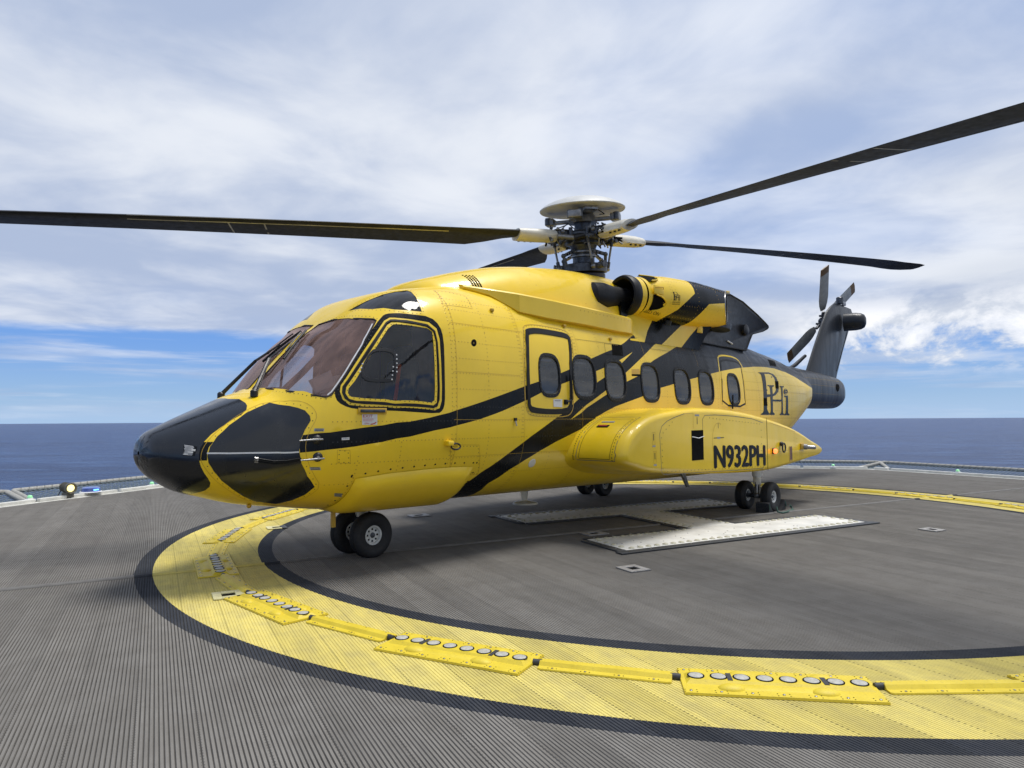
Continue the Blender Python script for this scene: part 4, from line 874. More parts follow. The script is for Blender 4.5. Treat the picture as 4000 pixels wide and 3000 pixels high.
for (k,side),par in list({**{(k,s):PS[(k,s)] for k in('w1','w2','w3','w4','w5') for s in('port','star')},('dwin','port'):PS[('door','port')],('dwin','star'):PS[('door','star')],('w6','port'):PS[('rdoor','port')],('w6','star'):PS[('rdoor','star')]}.items()):
    mb=MB(); mi_=side=='star'
    ring(mb,W[k],.038,.009,'rubber',mirror=mi_)
    if not mi_: rivets(mb,inset_uv(W[k],.020),'joint_grey',sp=.05,r=.005,closed=True,S=lambda x,u:S_hull(x,u)+NH(x,u)*.010)
    # grab strips seen inside the pane
    P=np.array([S_hull(*p) for p in W[k]]); c_=(P.min(0)+P.max(0))/2
    if k!='dwinx':
        for dz,dx in ((.185,.0),(-.185,.0)):
            zz=c_[2]+dz-.01; yy=S_hull(c_[0],float(uz(np.array(c_[0]),zz)))[1]+.022
            mb.box((c_[0]-.02,yy*(1 if not mi_ else -1),zz),(.20,.004,.026),'label_white')
    mb.build('window_frame',par)
# door seals and nose windscreen surround
for side in('port','star'):
    mi_=side=='star'
    mb=MB(); ring(mb,chaikin(T['door1'],1),.062,.012,'rubber',mirror=mi_); mb.build('door_seal',PS[('door',side)])
    mb=MB(); 
    P=chaikin(T['door2'],1); ring(mb,P,.028,.006,'rubber',mirror=mi_); mb.build('door_seal',PS[('rdoor',side)])
    mb=MB()
    vi=T['vent']; ring(mb,chaikin(vi,1),.030,.004,'black_metal',mirror=mi_)
    if not mi_:
        for p in [(.735,.66),(0,0)][:1]: pass
        rivets(mb,[T['vent'][8],T['vent'][9]],'label_white',sp=.04,r=.008,h=.004,S=lambda x,u:S_hull(x,u)+NH(x,u)*.004)
        rivets(mb,[T['vent_in'][6],T['vent_in'][8]],'label_white',sp=.04,r=.008,h=.004,S=lambda x,u:S_hull(x,u)+NH(x,u)*.004)
        rivets(mb,[T['vent'][2],T['vent'][3]],'label_white',sp=.04,r=.008,h=.004,S=lambda x,u:S_hull(x,u)+NH(x,u)*.004)
    mb.build('sliding_vent',PS[('cg',side)])
    mb=MB(); ring(mb,T['cdoor_g'],.020,.008,'rubber',mirror=mi_); mb.build('door_seal',CD[side])
    mb=MB(); ring(mb,inset_uv(WS,-.012),.014,.004,'rubber',mirror=mi_)
    mb.build('windshield_seal',PS[('ws',side)])
# skin details joined into one detail mesh of the fuselage: rivets, panel lines
mb=MB()
hole=[W[k] for k in W]+[T['door1'],T['door2'],T['cdoor'],RAD,T['nosepanel'],WS,T['roofwin'],T['bulge']]
def free(p,pad=0):
    A=np.array([p]); return not any(pip(A,h)[0] for h in hole)
def rivrow(P,sp=.042,**k):
    D=densify(P,.034)[:-1] if False else None
    seq=[];cur=[];cm=None
    for a,b in zip(P[:-1],P[1:]):
        m_=max(1,int(np.linalg.norm(S_hull(*a)-S_hull(*b))/.05))
        for j in range(m_): seq.append((a[0]+(b[0]-a[0])*j/m_,a[1]+(b[1]-a[1])*j/m_))
    seq.append(P[-1])
    for p in seq:
        fr=free(p); mm=matof(p) if fr else None
        if fr and (not cur or mm==cm): cur.append(p); cm=mm
        else:
            if len(cur)>1: rivets(mb,cur,cm,sp=sp,**k)
            cur=[p] if fr else []; cm=mm
    if len(cur)>1: rivets(mb,cur,cm,sp=sp,**k)
def matof(p):
    A=np.array([p])
    if pip(A,K)[0] and not pip(A,T['Yb'])[0]: return 'slate_sheen_paint'
    return 'deep_yellow'
for z in (.86,1.05,1.24,1.42,1.56,1.74,1.90,2.05,2.22,2.40,2.56,2.68):
    X_=np.arange(.30 if z>1.45 else -.95,9.9,.10); U_=uz(X_,z+0*X_); P=[(float(a),float(b)) for a,b in zip(X_,U_)]
    a0=0
    while a0<len(P)-4:
        seg_=P[a0:a0+8]; rivrow(seg_); a0+=7
for x in list(np.arange(.28,9.9,.50))+[.33,1.30,2.30,-.30,-.72]:
    u0_,u1_=(.16,.78) if x>.25 else (.14,.44)
    seg_=[(x,u0_+(u1_-u0_)*j/24) for j in range(25)]
    for j in range(0,24,4): rivrow(seg_[j:j+5])
for z in (1.80,2.0,2.2,2.35):
    X_=np.arange(11.3,14.2,.2); U_=uz(X_,z+0*X_); rivrow([(float(a),float(b)) for a,b in zip(X_,U_)],sp=.05)
for x in (11.5,12.6,13.0,13.6): rivrow([(x,.1+.8*j/20) for j in range(21)],sp=.05)
for poly,sp_ in ((T['windshield'],.045),(T['roofwin'],.045),(T['nosepanel'],.07),(T['cdoor_y2'],.05)):
    P=inset_uv(chaikin(poly,1),-.022 if poly is not T['cdoor_y2'] else .014)
    rivets(mb,P,'black_metal',sp=sp_,r=.0052,closed=True,h=.003)
P=inset_uv(chaikin(T['cdoor'],0),.028); rivets(mb,P,'rubber',sp=.045,r=.006,closed=True,h=.004)
rivets(mb,[(x,.985) for x in np.arange(-1.2,-.6,.05)],'black_metal',sp=.03,r=.004)
line(mb,inset_uv(chaikin(T['nosepanel'],1),-.045),.004,'deep_yellow',closed=True)
for k,c in (('panA','deep_yellow'),('panB','deep_yellow'),('panC','deep_yellow')):
    line(mb,T[k],.004,c,closed=True); rivets(mb,inset_uv(T[k],.018),'black_metal',sp=.045,r=.005,closed=True)
for z in (1.05,1.42,1.90,2.40):
    X_=np.arange(.30,9.7,.12); U_=uz(X_,z+.012+0*X_); pr=[(float(a),float(b)) for a,b in zip(X_,U_)]; cur=[]
    for p in pr+[None]:
        if p is not None and free(p): cur.append(p)
        else:
            if len(cur)>2: line(mb,cur,.0032,matof(cur[len(cur)//2]),off=.0012)
            cur=[]
for x in (.34,1.32,2.34,3.82,5.28,7.3,8.8):
    cur=[]
    for p in [(x,.14+.66*j/40) for j in range(41)]+[None]:
        if p is not None and free(p): cur.append(p)
        else:
            if len(cur)>2: line(mb,cur,.0032,'deep_yellow' if x<7 else matof(cur[len(cur)//2]),off=.0012)
            cur=[]
line(mb,T['vent1'],.004,'black_void',closed=True)
P=inset_uv(chaikin(T['door2'],1),-.045); 
# yellow door surround that crosses the dark paint at the top
D=[p for p in P]
A=np.array(D)
line(mb,[p for p in D],.030,'yellow_paint',off=.002,closed=True)
line(mb,inset_uv(chaikin(T['door1'],1),-.022),.010,'deep_yellow',off=.0015,closed=True)
rivets(mb,inset_uv(chaikin(T['door1'],1),-.012),'rubber',sp=.05,r=.005,closed=True)
# ramp seam lines on the tapering rear
for z0,x0,z1,x1 in ((1.1,8.3,1.86,10.2),): 
    line(mb,[(x0+(x1-x0)*j/8,float(uz(np.array(x0+(x1-x0)*j/8),z0+(z1-z0)*j/8))) for j in range(9)],.006,'deep_yellow')
mb.build('skin_fasteners',FUS,ang=80)
# white line on black nose side panel, small placards
mb=MB(); line(mb,T['whiteline'],.013,'label_white',off=.005); mb.build('white_stripe',HELI)
def patch(name,key,mat,off=.003,parent=None,extra=None,txt=None):
    P=[tuple(p) for p in T[key]]
    a,b,c,d=[np.array(p) for p in P[:4]]
    mb=MB(); n=5; V=[];
    for i in range(n+1):
        for j in range(n+1):
            f,g=i/n,j/n; p=(a*(1-f)+b*f)*(1-g)+(d*(1-f)+c*f)*g; V.append(S_hull(*p)+NH(*p)*off)
    F=[(i*(n+1)+j,(i+1)*(n+1)+j,(i+1)*(n+1)+j+1,i*(n+1)+j+1) for i in range(n) for j in range(n)]
    mb.add(V,F,mat)
    def at(f,g,o=.0015):
        p=(a*(1-f)+b*f)*(1-g)+(d*(1-f)+c*f)*g; return S_hull(*p)+NH(*p)*(off+o)
    def bar(f0,f1,g0,g1,mt,o=.0015): mb.add([at(f0,g0,o),at(f1,g0,o),at(f1,g1,o),at(f0,g1,o)],[(0,1,2,3)],mt)
    if extra: extra(mb,at,bar)
    if txt:
        for s_,f0,g0,w,h,mt in txt: text_on(mb,s_,lambda f,g:at(f0+f*w,g0+h-g*h,.002),mt)
    return mb.build(name,parent or HELI)
_tc={}
def textmesh(s_):
    """flat glyph mesh of the default font, normalised to a 1 x 1 box"""
    if s_ in _tc: return _tc[s_]
    cu=bpy.data.curves.new('lettering','FONT'); cu.body=s_; cu.resolution_u=3; o=bpy.data.objects.new('lettering',cu); col.objects.link(o)
    dg=bpy.context.evaluated_depsgraph_get(); me=bpy.data.meshes.new_from_object(o.evaluated_get(dg)); 
    V=np.array([v.co[:2] for v in me.vertices]); F=[tuple(p.vertices) for p in me.polygons]
    bpy.data.objects.remove(o); bpy.data.meshes.remove(me); bpy.data.curves.remove(cu)
    lo,hi=V.min(0),V.max(0); V=(V-lo)/(hi-lo); _tc[s_]=(V,F); return _tc[s_]
def text_on(mb,s_,fn,mat):
    V,F=textmesh(s_); mb.add([fn(v[0],v[1]) for v in V],F,mat)
def ex_exit(mb,at,bar):
    for g in (.42,.52,.62): bar(.06,.75-.1*(g>.6),g,g+.03,'label_red')
    for i in range(6):
        a0=i/6*1.3; bar(.55+.35*math.sin(a0),.62+.35*math.sin(a0),.94-.30*(1-math.cos(a0))-.05,.94-.30*(1-math.cos(a0))+.04,'label_red')
patch('exit_placard','exit','label_white',extra=ex_exit,txt=[('EXIT',.06,.06,.62,.26,'label_red'),('OPEN',.14,.80,.32,.13,'label_red')])
def lines_ex(n,mt='black_paint'):
    def f(mb,at,bar):
        for i in range(n): bar(.08,.92,(i+.25)/n,(i+.6)/n,mt)
    return f
patch('small_placard','stickA','label_grey',extra=lines_ex(2)); patch('small_placard','stickB','label_grey',extra=lines_ex(2)); patch('small_placard','stickC','label_grey',extra=lines_ex(3)); patch('small_placard','stickD','label_white',extra=lines_ex(1,'label_grey'))
patch('door_placard','stickF','label_white',off=.008,extra=lambda mb,at,bar:bar(.15,.8,.1,.25,'label_grey'),parent=PS[('door','port')])
patch('nose_placard','stickE','black_paint',extra=lambda mb,at,bar:[bar(.05+.03*(i%3),.75+.05*(i%2),.04+i*.105,.09+i*.105,'label_white') for i in range(9)]+[bar(.62,.95,.30,.50,'panel_white'),bar(.35,.80,.60,.70,'panel_white'),bar(.0,.4,.82,.92,'panel_white')])
# vents recessed boxes
# PHi logo on the rear fuselage
def polyfill(mb,P,mat,off,S=S_hull,NF=None,d=.06):
    D=densify([tuple(p) for p in P],d); pts=[Vector((p[0],p[1]*3.2)) for p in D]; n=len(pts); ed=[(i,(i+1)%n) for i in range(n)]
    lo=np.array(D).min(0);hi=np.array(D).max(0)
    for x in np.arange(lo[0],hi[0],d*1.5):
        for u in np.arange(lo[1],hi[1],d/2.2): 
            pts.append(Vector((x,u*3.2)))
    r=delaunay_2d_cdt(pts,ed,[],0,1e-5); V=np.array([(v[0],v[1]/3.2) for v in r[0]]); F=np.array([f for f in r[2] if len(f)==3])
    F=F[pip(V[F].mean(1),D)]
    mb.add(S(V[:,0],V[:,1])+(NF or NH)(V[:,0],V[:,1])*off,F,mat)
mb=MB(); 
polyfill(mb,T['logoP'],'black_paint',.0025); polyfill(mb,T['logoPh'],'yellow_paint',.0035)
for k in ('logoI','logoB','logoH','logoi','logod'): polyfill(mb,T[k],'black_paint',.0045)
ld=np.array(T['logod']); lc=ld.mean(0)
for du in (-.010,0,.010): line(mb,[(lc[0]-.05,lc[1]+du),(lc[0]+.05,lc[1]+du)],.006,'yellow_paint',off=.006)
line(mb,[(lc[0],lc[1]-.017),(lc[0],lc[1]+.017)],.005,'yellow_paint',off=.006)
for k in ('vent4','vent5'): polyfill(mb,T[k],'black_void',.0075)
mb.build('logo_lettering',HELI)
mb=MB(); polyfill(mb,T['boomwin'],'black_void',.003); mb.build('tail_marker_window',BM)
# nose gear bulge
mb=MB(); V=[];nx_,nu_=24,14
bx=[p[0] for p in T['bulge']]; 
for i in range(nx_+1):
    for j in range(nu_+1):
        f,g=i/nx_,j/nu_; ulo=.10; x=-.70+1.34*f; utop=.335-.012*f; x=x+.0*g; u=ulo+(utop-ulo)*g
        ed=min(1,min(f,1-f)/.07)*1.0; eg=min(1,(1-g)/.12)*min(1,g/.3); b=math.sin(ed*math.pi/2)*math.sin(eg*math.pi/2)
        V.append(S_hull(x,u)+NH(x,u)*(.006+.062*b))
F=[(i*(nu_+1)+j,(i+1)*(nu_+1)+j,(i+1)*(nu_+1)+j+1,i*(nu_+1)+j+1) for i in range(nx_) for j in range(nu_)]
mb.add(V,F,'yellow_paint')
for P in ([(-.74,.350),(.68,.335)],[(-.74,.345),(-.74,.15)],[(.68,.335),(.68,.18)]): rivets(mb,P,'black_paint',sp=.125,r=.011,h=.004)
mb.build('nose_gear_fairing',HELI,ang=60)
# pitot probes, tow hook, handles, small fittings
for k in ('pitot1','pitot2'):
    p=S_hull(*T[k][0]); n=NH(*T[k][0]); mb=MB(); p=Vector(p);n=Vector(n)
    mb.lathe([(.042,0),(.036,.012),(.02,.022),(0,.025)],'black_metal',p,n,n=18)
    mb.tube([p,p+n*.08],[.016,.011],'hub_light',n=8); mb.tube([p+n*.09+Vector((.05,0,0)),p+n*.10+Vector((-.02,0,0)),p+n*.10+Vector((-.17,-.0,-.005))],[.008,.011,.005],'steel',n=10)
    mb.build('pitot_probe',HELI)
p=Vector(S_hull(*T['hook'][0])); n=Vector(NH(*T['hook'][0])); mb=MB(); mb.box(p+n*.03+Vector((-.03,0,.02)),(.07,.07,.05),'yellow_paint',bev=.01); mb.tube([p+n*.05+Vector((.06*math.cos(a)+.04,0,.03*math.sin(a)-.01)) for a in np.linspace(0,2*math.pi,11)[:-1]],.009,'black_metal',n=6,closed=True); mb.build('tie_down_ring',HELI)
p=Vector(S_hull(*T['navlite'][0])); n=Vector(NH(*T['navlite'][0])); mb=MB(); mb.box(p+n*.01,(.03,.03,.03),'black_metal'); mb.tube([p+n*.01,p+n*.03+Vector((0,0,-.07))],.008,'steel',n=6); mb.build('door_stay_fitting',HELI)
mb=MB(); P=[tuple(p) for p in T['cover']]; c_=np.array(P).mean(0); p=Vector(S_hull(*c_)); n=Vector(NH(*c_)); mb.lathe([(.055,0),(.05,.006),(0,.008)],'cream_paint',p,n,n=18); mb.build('access_cap',HELI)
for x,z in ((1.0,2.62),(2.2,2.56),(3.1,2.47)):
    u=float(uz(np.array(x),z)); p=Vector(S_hull(x,u)); n=Vector(NH(x,u)); mb=MB(); mb.box(p+n*.012,(.045,.03,.035),'deep_yellow',bev=.006); mb.build('step_fitting',HELI)
# door handle bar and cockpit door handle
A_=[(2.085,1.95),(2.10,1.82),(2.10,1.66)]
mb=MB(); P=[]
for x,z in A_: u=float(uz(np.array(x),z)); P.append(Vector(S_hull(x,u))+Vector(NH(x,u))*.035)
mb.tube(P+[P[-1]+Vector((-.09,0,-.03))],.013,'rubber',n=8); mb.box(P[-1]+Vector((-.09,.02,-.03)),(.05,.04,.06),'rubber',bev=.008); mb.build('door_handle',PS[('door','port')])
mb=MB(); P=[]
for x,z in ((6.22,1.80),(6.21,1.70),(6.19,1.58)): u=float(uz(np.array(x),z)); P.append(Vector(S_hull(x,u))+Vector(NH(x,u))*.03)
mb.tube(P,.013,'rubber',n=8); mb.build('door_handle',PS[('rdoor','port')])
x,z=-.60,1.515; u=float(uz(np.array(x),z)); p=Vector(S_hull(x,u)); n=Vector(NH(x,u)); t_=Vector((1,-.13,-.03)).normalized()
mb=MB(); mb.box(p+n*.006,(.28,.016,.055),'deep_yellow',rot=Matrix.Rotation(-.15,3,'Z'),bev=.004); mb.box(p+n*.02,(.24,.02,.028),'hub_metal',rot=Matrix.Rotation(-.15,3,'Z'),bev=.006); mb.build('door_handle',CD['port'])
# belly antennas, drain mast
mb=MB(); mb.loft([[(2.45+dx,.02*s-.1,z) for dx,s in ((-.09*k,0),(0,k),(.10*k,0),(0,-k))] for z,k in ((.53,.9),(.36,.55))],'cream_paint'); mb.lathe([(.17,0),(.16,.02),(.06,.04),(0,.05)],'cream_paint',(2.47,-.1,.315),n=24); mb.build('belly_antenna',HELI)
mb=MB(); mb.box((-.55,-.35,.50),(.035,.035,.22),'deep_yellow'); mb.build('drain_mast',HELI)
mb=MB(); mb.sphere((-1.35,-.25,.665),.022,'deep_yellow'); mb.build('nose_drain',HELI)
mb=MB(); mb.loft([[(4.95+dx*1.,-1.0+dy,z) for dx,dy in((-.05,-.02),(.05,-.02),(.05,.02),(-.05,.02))] for z in(.62,)]+[[(5.10+dx,-1.0+dy,.40) for dx,dy in((-.04,-.01),(.04,-.01),(.04,.01),(-.04,.01))]],'steel'); mb.build('belly_mast',HELI)
# cockpit interior
mb=MB()
mb.box((-.80,0,1.42),(.5,1.3,.34),'interior_grey',bev=.12); mb.box((-.70,0,1.52),(.25,1.25,.30),'interior_grey',bev=.05); mb.box((-.45,0,1.25),(.9,.42,.35),'interior_grey',bev=.04)
mb.build('instrument_panel',HELI)
mb=MB(); mb.box((3.5,0,.90),(8.0,1.7,.05),'interior_grey'); mb.box((.45,-.68,1.72),(.05,.70,1.6),'interior_brown'); mb.box((.45,.68,1.72),(.05,.70,1.6),'interior_brown'); mb.box((7.5,0,1.70),(.05,1.9,1.6),'interior_grey'); mb.box((3.95,0,2.62),(7.0,1.7,.04),'interior_grey'); mb.build('cabin_interior',HELI)
for sy in(-1,1):
    mb=MB(); mb.box((-.12,sy*.52,1.28),(.48,.46,.14),'seat_fabric',bev=.05); mb.box((.12,sy*.52,1.68),(.13,.46,.78),'seat_fabric',rot=Matrix.Rotation(.12,3,'Y'),bev=.06); mb.box((.17,sy*.52,2.12),(.11,.28,.18),'seat_fabric',bev=.05); mb.box((.02,sy*.52,1.05),(.4,.4,.35),'interior_grey')
    mb.tube([(.03,sy*.52-.12,2.0),(.0,sy*.52-.10,1.7),(-.05,sy*.52-.08,1.38)],.018,'orange_belt',n=4)
    mb.build('pilot_seat',HELI)
for x in (1.3,2.1,2.9,3.7,4.5,5.3):
    for sy in(-1,1):
        mb=MB(); mb.box((x,sy*.62,1.22),(.42,.8,.12),'seat_fabric',bev=.04); mb.box((x+.22,sy*.62,1.58),(.12,.8,.72),'seat_fabric',rot=Matrix.Rotation(.1,3,'Y'),bev=.05); mb.build('cabin_seat',HELI)
mb=MB(); mb.box((-.80,-.70,1.74),(.20,.17,.006),'interior_white',rot=Matrix.Rotation(-.95,3,'Y')@Matrix.Rotation(.25,3,'Z')); mb.box((-.795,-.68,1.765),(.20,.17,.006),'interior_white',rot=Matrix.Rotation(-.95,3,'Y')@Matrix.Rotation(.05,3,'Z')); mb.build('paper_sheet',HELI)
mb=MB(); mb.box((-.12,.0,2.44),(.5,.30,.10),'interior_grey',bev=.03); mb.build('overhead_console',HELI)
def onhull(x,u,off): return Vector(S_hull(x,u))+Vector(NH(x,u))*off
mb=MB(); mb.tube([onhull(p[0],p[1],-.05) for p in T['ipost']],.030,'black_metal',n=8); mb.build('windscreen_post',HELI)
P4=[tuple(p) for p in T['paper']]
mb=MB(); mb.add([onhull(p[0],p[1],-.02) for p in P4],[(0,1,2,3)],'panel_white'); mb.add([onhull(p[0]+dx,p[1]+du,-.028) for p,(dx,du) in zip(P4,((-.02,.012),(-.0,.016),(.01,0),(-.01,0)))],[(0,1,2,3)],'interior_white'); mb.build('paper_sheet',HELI)
mb=MB(); line(mb,T['wsedge'],.013,'label_white',off=.002); mb.build('edge_sealant',PS[('ws','port')])
mb=MB()
for q in (-.012,0,.012):
    H_=[onhull(p[0],p[1]+q*(1-.12*i),.012) for i,p in enumerate(T['hose'])]; mb.tube(H_,.0055,'rubber',n=6); mb.tube([H_[0],H_[0].lerp(H_[1],.4)],.009,'steel',n=6)
mb.build('sensor_hoses',HELI)
# windscreen wipers
def wiper(sy,base,mid,tip,blade0,blade1):
    mb=MB(); f=lambda p,o:Vector((lambda q:(q.x,q.y*sy,q.z))(onhull(p[0],p[1],o)))
    b=f(base,.02); m1=f(mid,.10); t=f(tip,.05)
    mb.lathe([(.035,-.02),(.035,.03),(.02,.045)],'black_metal',b,(0,0,1),n=12)
    mb.tube([b+Vector((0,0,.02)),m1],[.020,.016],'black_metal',n=8); mb.tube([m1,t],[.013,.009],'black_metal',n=8); mb.tube([b+Vector((.03,0,.03)),m1+Vector((.02,0,.02))],.007,'rubber',n=6)
    o=mb.build('wiper_arm',HELI)
    mb=MB(); p0=f(blade0,.022);p1=f(blade1,.022); P=[p0.lerp(p1,i/6)+Vector((0,0,.012*math.sin(math.pi*i/6))) for i in range(7)]
    mb.tube(P,.012,'rubber',n=6); mb.tube([p+Vector((-.02,0,.018)) for p in P[1:-1]],.007,'black_metal',n=6); mb.build('wiper_blade',o)
wiper(-1,(-1.36,.86),(-1.05,.955),(-.86,.97),(-1.0,.93),(-.68,.985))
wiper(1,(-1.36,.86),(-1.05,.955),(-.86,.97),(-1.0,.93),(-.68,.985))
# ------------------------------------------------------------------ sponsons
def outl(inset=0,sc=1.0):
    A=np.array(SPON); n=len(A)
    # smooth resample by closed Catmull-Rom
    out=[]
    for i in range(n):
        p0,p1,p2,p3=A[i-1],A[i],A[(i+1)%n],A[(i+2)%n]
        for j in range(4):
            t=j/4; out.append(.5*((2*p1)+(-p0+p2)*t+(2*p0-5*p1+4*p2-p3)*t*t+(-p0+3*p1-3*p2+p3)*t**3))
    B=np.array(out); 
    if inset or sc!=1:
        t=np.roll(B,-1,0)-np.roll(B,1,0); t/=np.linalg.norm(t,axis=1,keepdims=True); nn=np.stack([t[:,1],-t[:,0]],-1)  # polygon runs clockwise
        B=B+nn*inset
    return B
def sponson(sy):
    mb=MB(); secs=[]
    for y,i in ((-1.02,-.05),(-1.10,-.03),(-1.16,-.008),(-1.22,0),(-1.5,0),(-1.80,0),(-1.865,.006),(-1.90,.018),(-1.925,.036),(-1.937,.056),(-1.94,.075)):
        B=outl(min(i,0))
        if i>0:
            sx=np.clip(B[:,0],2.45,7.55); zm=np.interp(sx,[2.45,3,4,5,6,7,7.55],[1.07,1.14,1.13,1.11,1.03,.95,.90]); Sp=np.stack([sx,zm],-1); dd=np.linalg.norm(Sp-B,axis=1,keepdims=True); B=B+(Sp-B)*np.minimum(.8,i/np.maximum(dd,.05))
        secs.append([(b[0],y*(-sy),b[1]) for b in B])
    mb.loft(secs,'yellow_paint')
    o=mb.build('sponson',HELI,ang=50)
    if sy>0: return o
    YF=-1.9412
    mb=MB()
    def fl(P,w,mat,closed=False,y=YF):   # flat line on the outer face
        k=len(P)
        for i in range(k if closed else k-1):
            a=np.array(P[i]);b=np.array(P[(i+1)%k]); d=b-a; L=np.linalg.norm(d); d/=L; nn=np.array([-d[1],d[0]])*w/2
            q=[a+nn-d*w*.3,b+nn+d*w*.3,b-nn+d*w*.3,a-nn-d*w*.3]; mb.add([(p[0],y,p[1]) for p in q],[(0,1,2,3)],mat)
    def dots(P,sp,r,mat,closed=False):
        seq=P+([P[0]] if closed else [])
        for a,b in zip(seq[:-1],seq[1:]):
            L=math.dist(a,b); n_=max(1,int(L/sp))
            for i in range(n_): f=(i+.5)/n_; mb.lathe([(r,0),(r*.6,.003),(0,.003)],mat,(a[0]+(b[0]-a[0])*f,YF,a[1]+(b[1]-a[1])*f),(0,-1,0),n=6)
    C_=lambda x,y:(lambda h:(float(h[0]),float(h[2])))(np.array([x,0,y]))
    pan=[(2.86,.80),(2.83,1.25),(2.88,1.34),(3.0,1.40),(3.15,1.44),(3.40,1.49)]
    fl(pan+[(3.40,1.49)],.007,'joint_grey'); fl([(2.86,.80),(2.90,.77),(4.0,.735),(5.0,.705),(5.62,.69),(5.66,.72)],.007,'joint_grey')
    fl([(3.40,1.49),(3.62,1.50),(3.62,1.30)],.005,'deep_yellow'); fl([(3.86,1.22),(3.86,1.42),(3.92,1.47),(4.2,1.475),(4.7,1.46),(5.3,1.42),(5.66,1.36)],.007,'joint_grey')
    dots([(2.89,.80),(2.87,1.24),(3.15,1.41)],.07,.006,'black_metal'); dots([(2.95,.80),(5.6,.72)],.09,.006,'black_metal'); dots([(4.0,1.44),(5.6,1.34)],.09,.006,'black_metal'); dots([(5.60,.80),(5.60,1.3)],.09,.006,'black_metal')
    fl([(5.80,.652),(5.80,1.43)],.014,'black_void'); fl([(6.85,.72),(6.85,1.22)],.004,'deep_yellow'); dots([(6.80,.72),(6.80,1.20)],.05,.005,'deep_yellow'); dots([(6.92,.74),(6.92,1.18)],.05,.005,'deep_yellow'); dots([(7.4,.78),(7.4,1.05)],.05,.005,'deep_yellow')
    fl([(5.9,1.36),(6.85,1.21)],.005,'deep_yellow'); fl([(5.9,.90),(6.8,.93)],.004,'deep_yellow')
    # oval access ring on the face
    fl([(4.28+.17*math.cos(a),1.13+.24*math.sin(a)) for a in np.linspace(math.pi*.35,math.pi*1.45,14)],.005,'deep_yellow')
    for x,z in ((4.28,1.33),(4.20,1.17),(4.38,1.17)): fl([(x,z-.03),(x,z+.03)] if x==4.28 else [(x-.05,z),(x+.05,z)],.010,'black_metal')
    fl([(4.25,1.17),(4.33,1.17)],.025,'label_grey')
    for x,z in ((2.70,1.20),(2.72,.98)):
        fl([(x-.03,z-.07),(x+.03,z-.07),(x+.03,z+.07),(x-.03,z+.07)],.004,'deep_yellow',closed=True); fl([(x,z-.02),(x,z+.05)],.014,'black_metal'); fl([(x-.025,z-.09),(x+.03,z-.09)],.018,'label_grey')
    fl([(3.72,1.36),(3.72,1.44)],.014,'black_metal'); fl([(3.67,1.47),(3.77,1.47)],.022,'label_grey')
    mb.build('panel_lines',o,smooth=False)
    # screen opening
    mb=MB(); mb.box((3.72,-1.9405,1.09),(.30,.004,.38),'black_void',bev=0); mb.tube([(3.57,-1.95,1.20),(3.72,-1.96,1.18),(3.87,-1.95,1.20)],.006,'label_white',n=5); mb.build('screen_opening',o)
    # front locker panel on the curved top
    B=outl(0)
    def onS(s_,y):  # s_ metres along outline, starting at nose low point, over the top
        i=int(s_); f=s_-i; p=B[i%len(B)]*(1-f)+B[(i+1)%len(B)]*f; t=B[(i+1)%len(B)]-B[i%len(B)]; t/=np.linalg.norm(t); nn=Vector((-t[1],0,t[0])); return Vector((p[0],y,p[1]))+nn*.002, nn
    mb=MB()
    def topline(P,w,mat):
        D=[]
        for a,b in zip(P[:-1],P[1:]):
            for j in range(8): D.append((a[0]+(b[0]-a[0])*j/8,a[1]+(b[1]-a[1])*j/8))
        D.append(P[-1]); q=[onS(*d) for d in D]; V=[];k=len(q)
        for i,(p,nn) in enumerate(q):
            t=(q[min(i+1,k-1)][0]-q[max(i-1,0)][0]).normalized(); s_=nn.cross(t); V+=[p+s_*w/2,p-s_*w/2]
        mb.add(V,[(2*i,2*i+1,2*i+3,2*i+2) for i in range(k-1)],mat)
    for y0,y1,w_ in ((-1.26,-1.80,.008),): topline([(9,y0),(9,y1),(.5,y1),(.0,y1-.02),(-2.6,y1),(-2.6,y0),(0,y0),(9,y0)],w_,'joint_grey')
    topline([(8.2,-1.30),(8.2,-1.74),(0,-1.74),(-1.6,-1.74),(-1.6,-1.30),(0,-1.30),(8.2,-1.30)],.005,'rubber')
    for s_ in np.arange(-2.4,9,.6):
        for y in (-1.77,): p,nn=onS(s_,y); mb.lathe([(.006,0),(.006,.002),(0,.003)],'black_metal',p,nn,n=6)
    for s_ in np.arange(-2.4,22,.45):
        p,nn=onS(s_,-1.215); mb.lathe([(.006,0),(.006,.002),(0,.003)],'black_metal',p,nn,n=6)
    p,nn=onS(6.0,-1.45); 
    mb.box(p,(.012,.16,.05),'rubber',rot=nn.to_track_quat('X','Z').to_matrix()); mb.box(p+nn*.004,(.012,.12,.02),'label_red',rot=nn.to_track_quat('X','Z').to_matrix())
    p,nn=onS(7.2,-1.45); mb.box(p,(.008,.18,.03),'label_grey',rot=nn.to_track_quat('X','Z').to_matrix())
    mb.build('locker_panel',o)
    # tail fittings
    mb=MB(); mb.box((6.0,-1.955,.93),(.07,.03,.09),'black_metal',bev=.01); mb.lathe([(.038,0),(.034,.03),(.015,.045),(0,.047)],'lamp_red',(5.99,-1.965,.93),(0,-1,0),n=14); mb.build('navigation_light',o)
    mb=MB(); mb.tube([(6.30+.055*math.cos(a),-1.985,.97+.07*math.sin(a)) for a in np.linspace(0,6.28,13)[:-1]],.012,'black_metal',n=6,closed=True); mb.sphere((6.27,-1.96,1.03),.035,'black_metal'); mb.build('tie_down_ring',o)
    mb=MB(); mb.box((6.66,-1.9405,.86),(.13,.004,.24),'deep_yellow'); mb.box((6.675,-1.9425,.87),(.085,.003,.20),'interior_brown'); mb.build('step_recess',o)
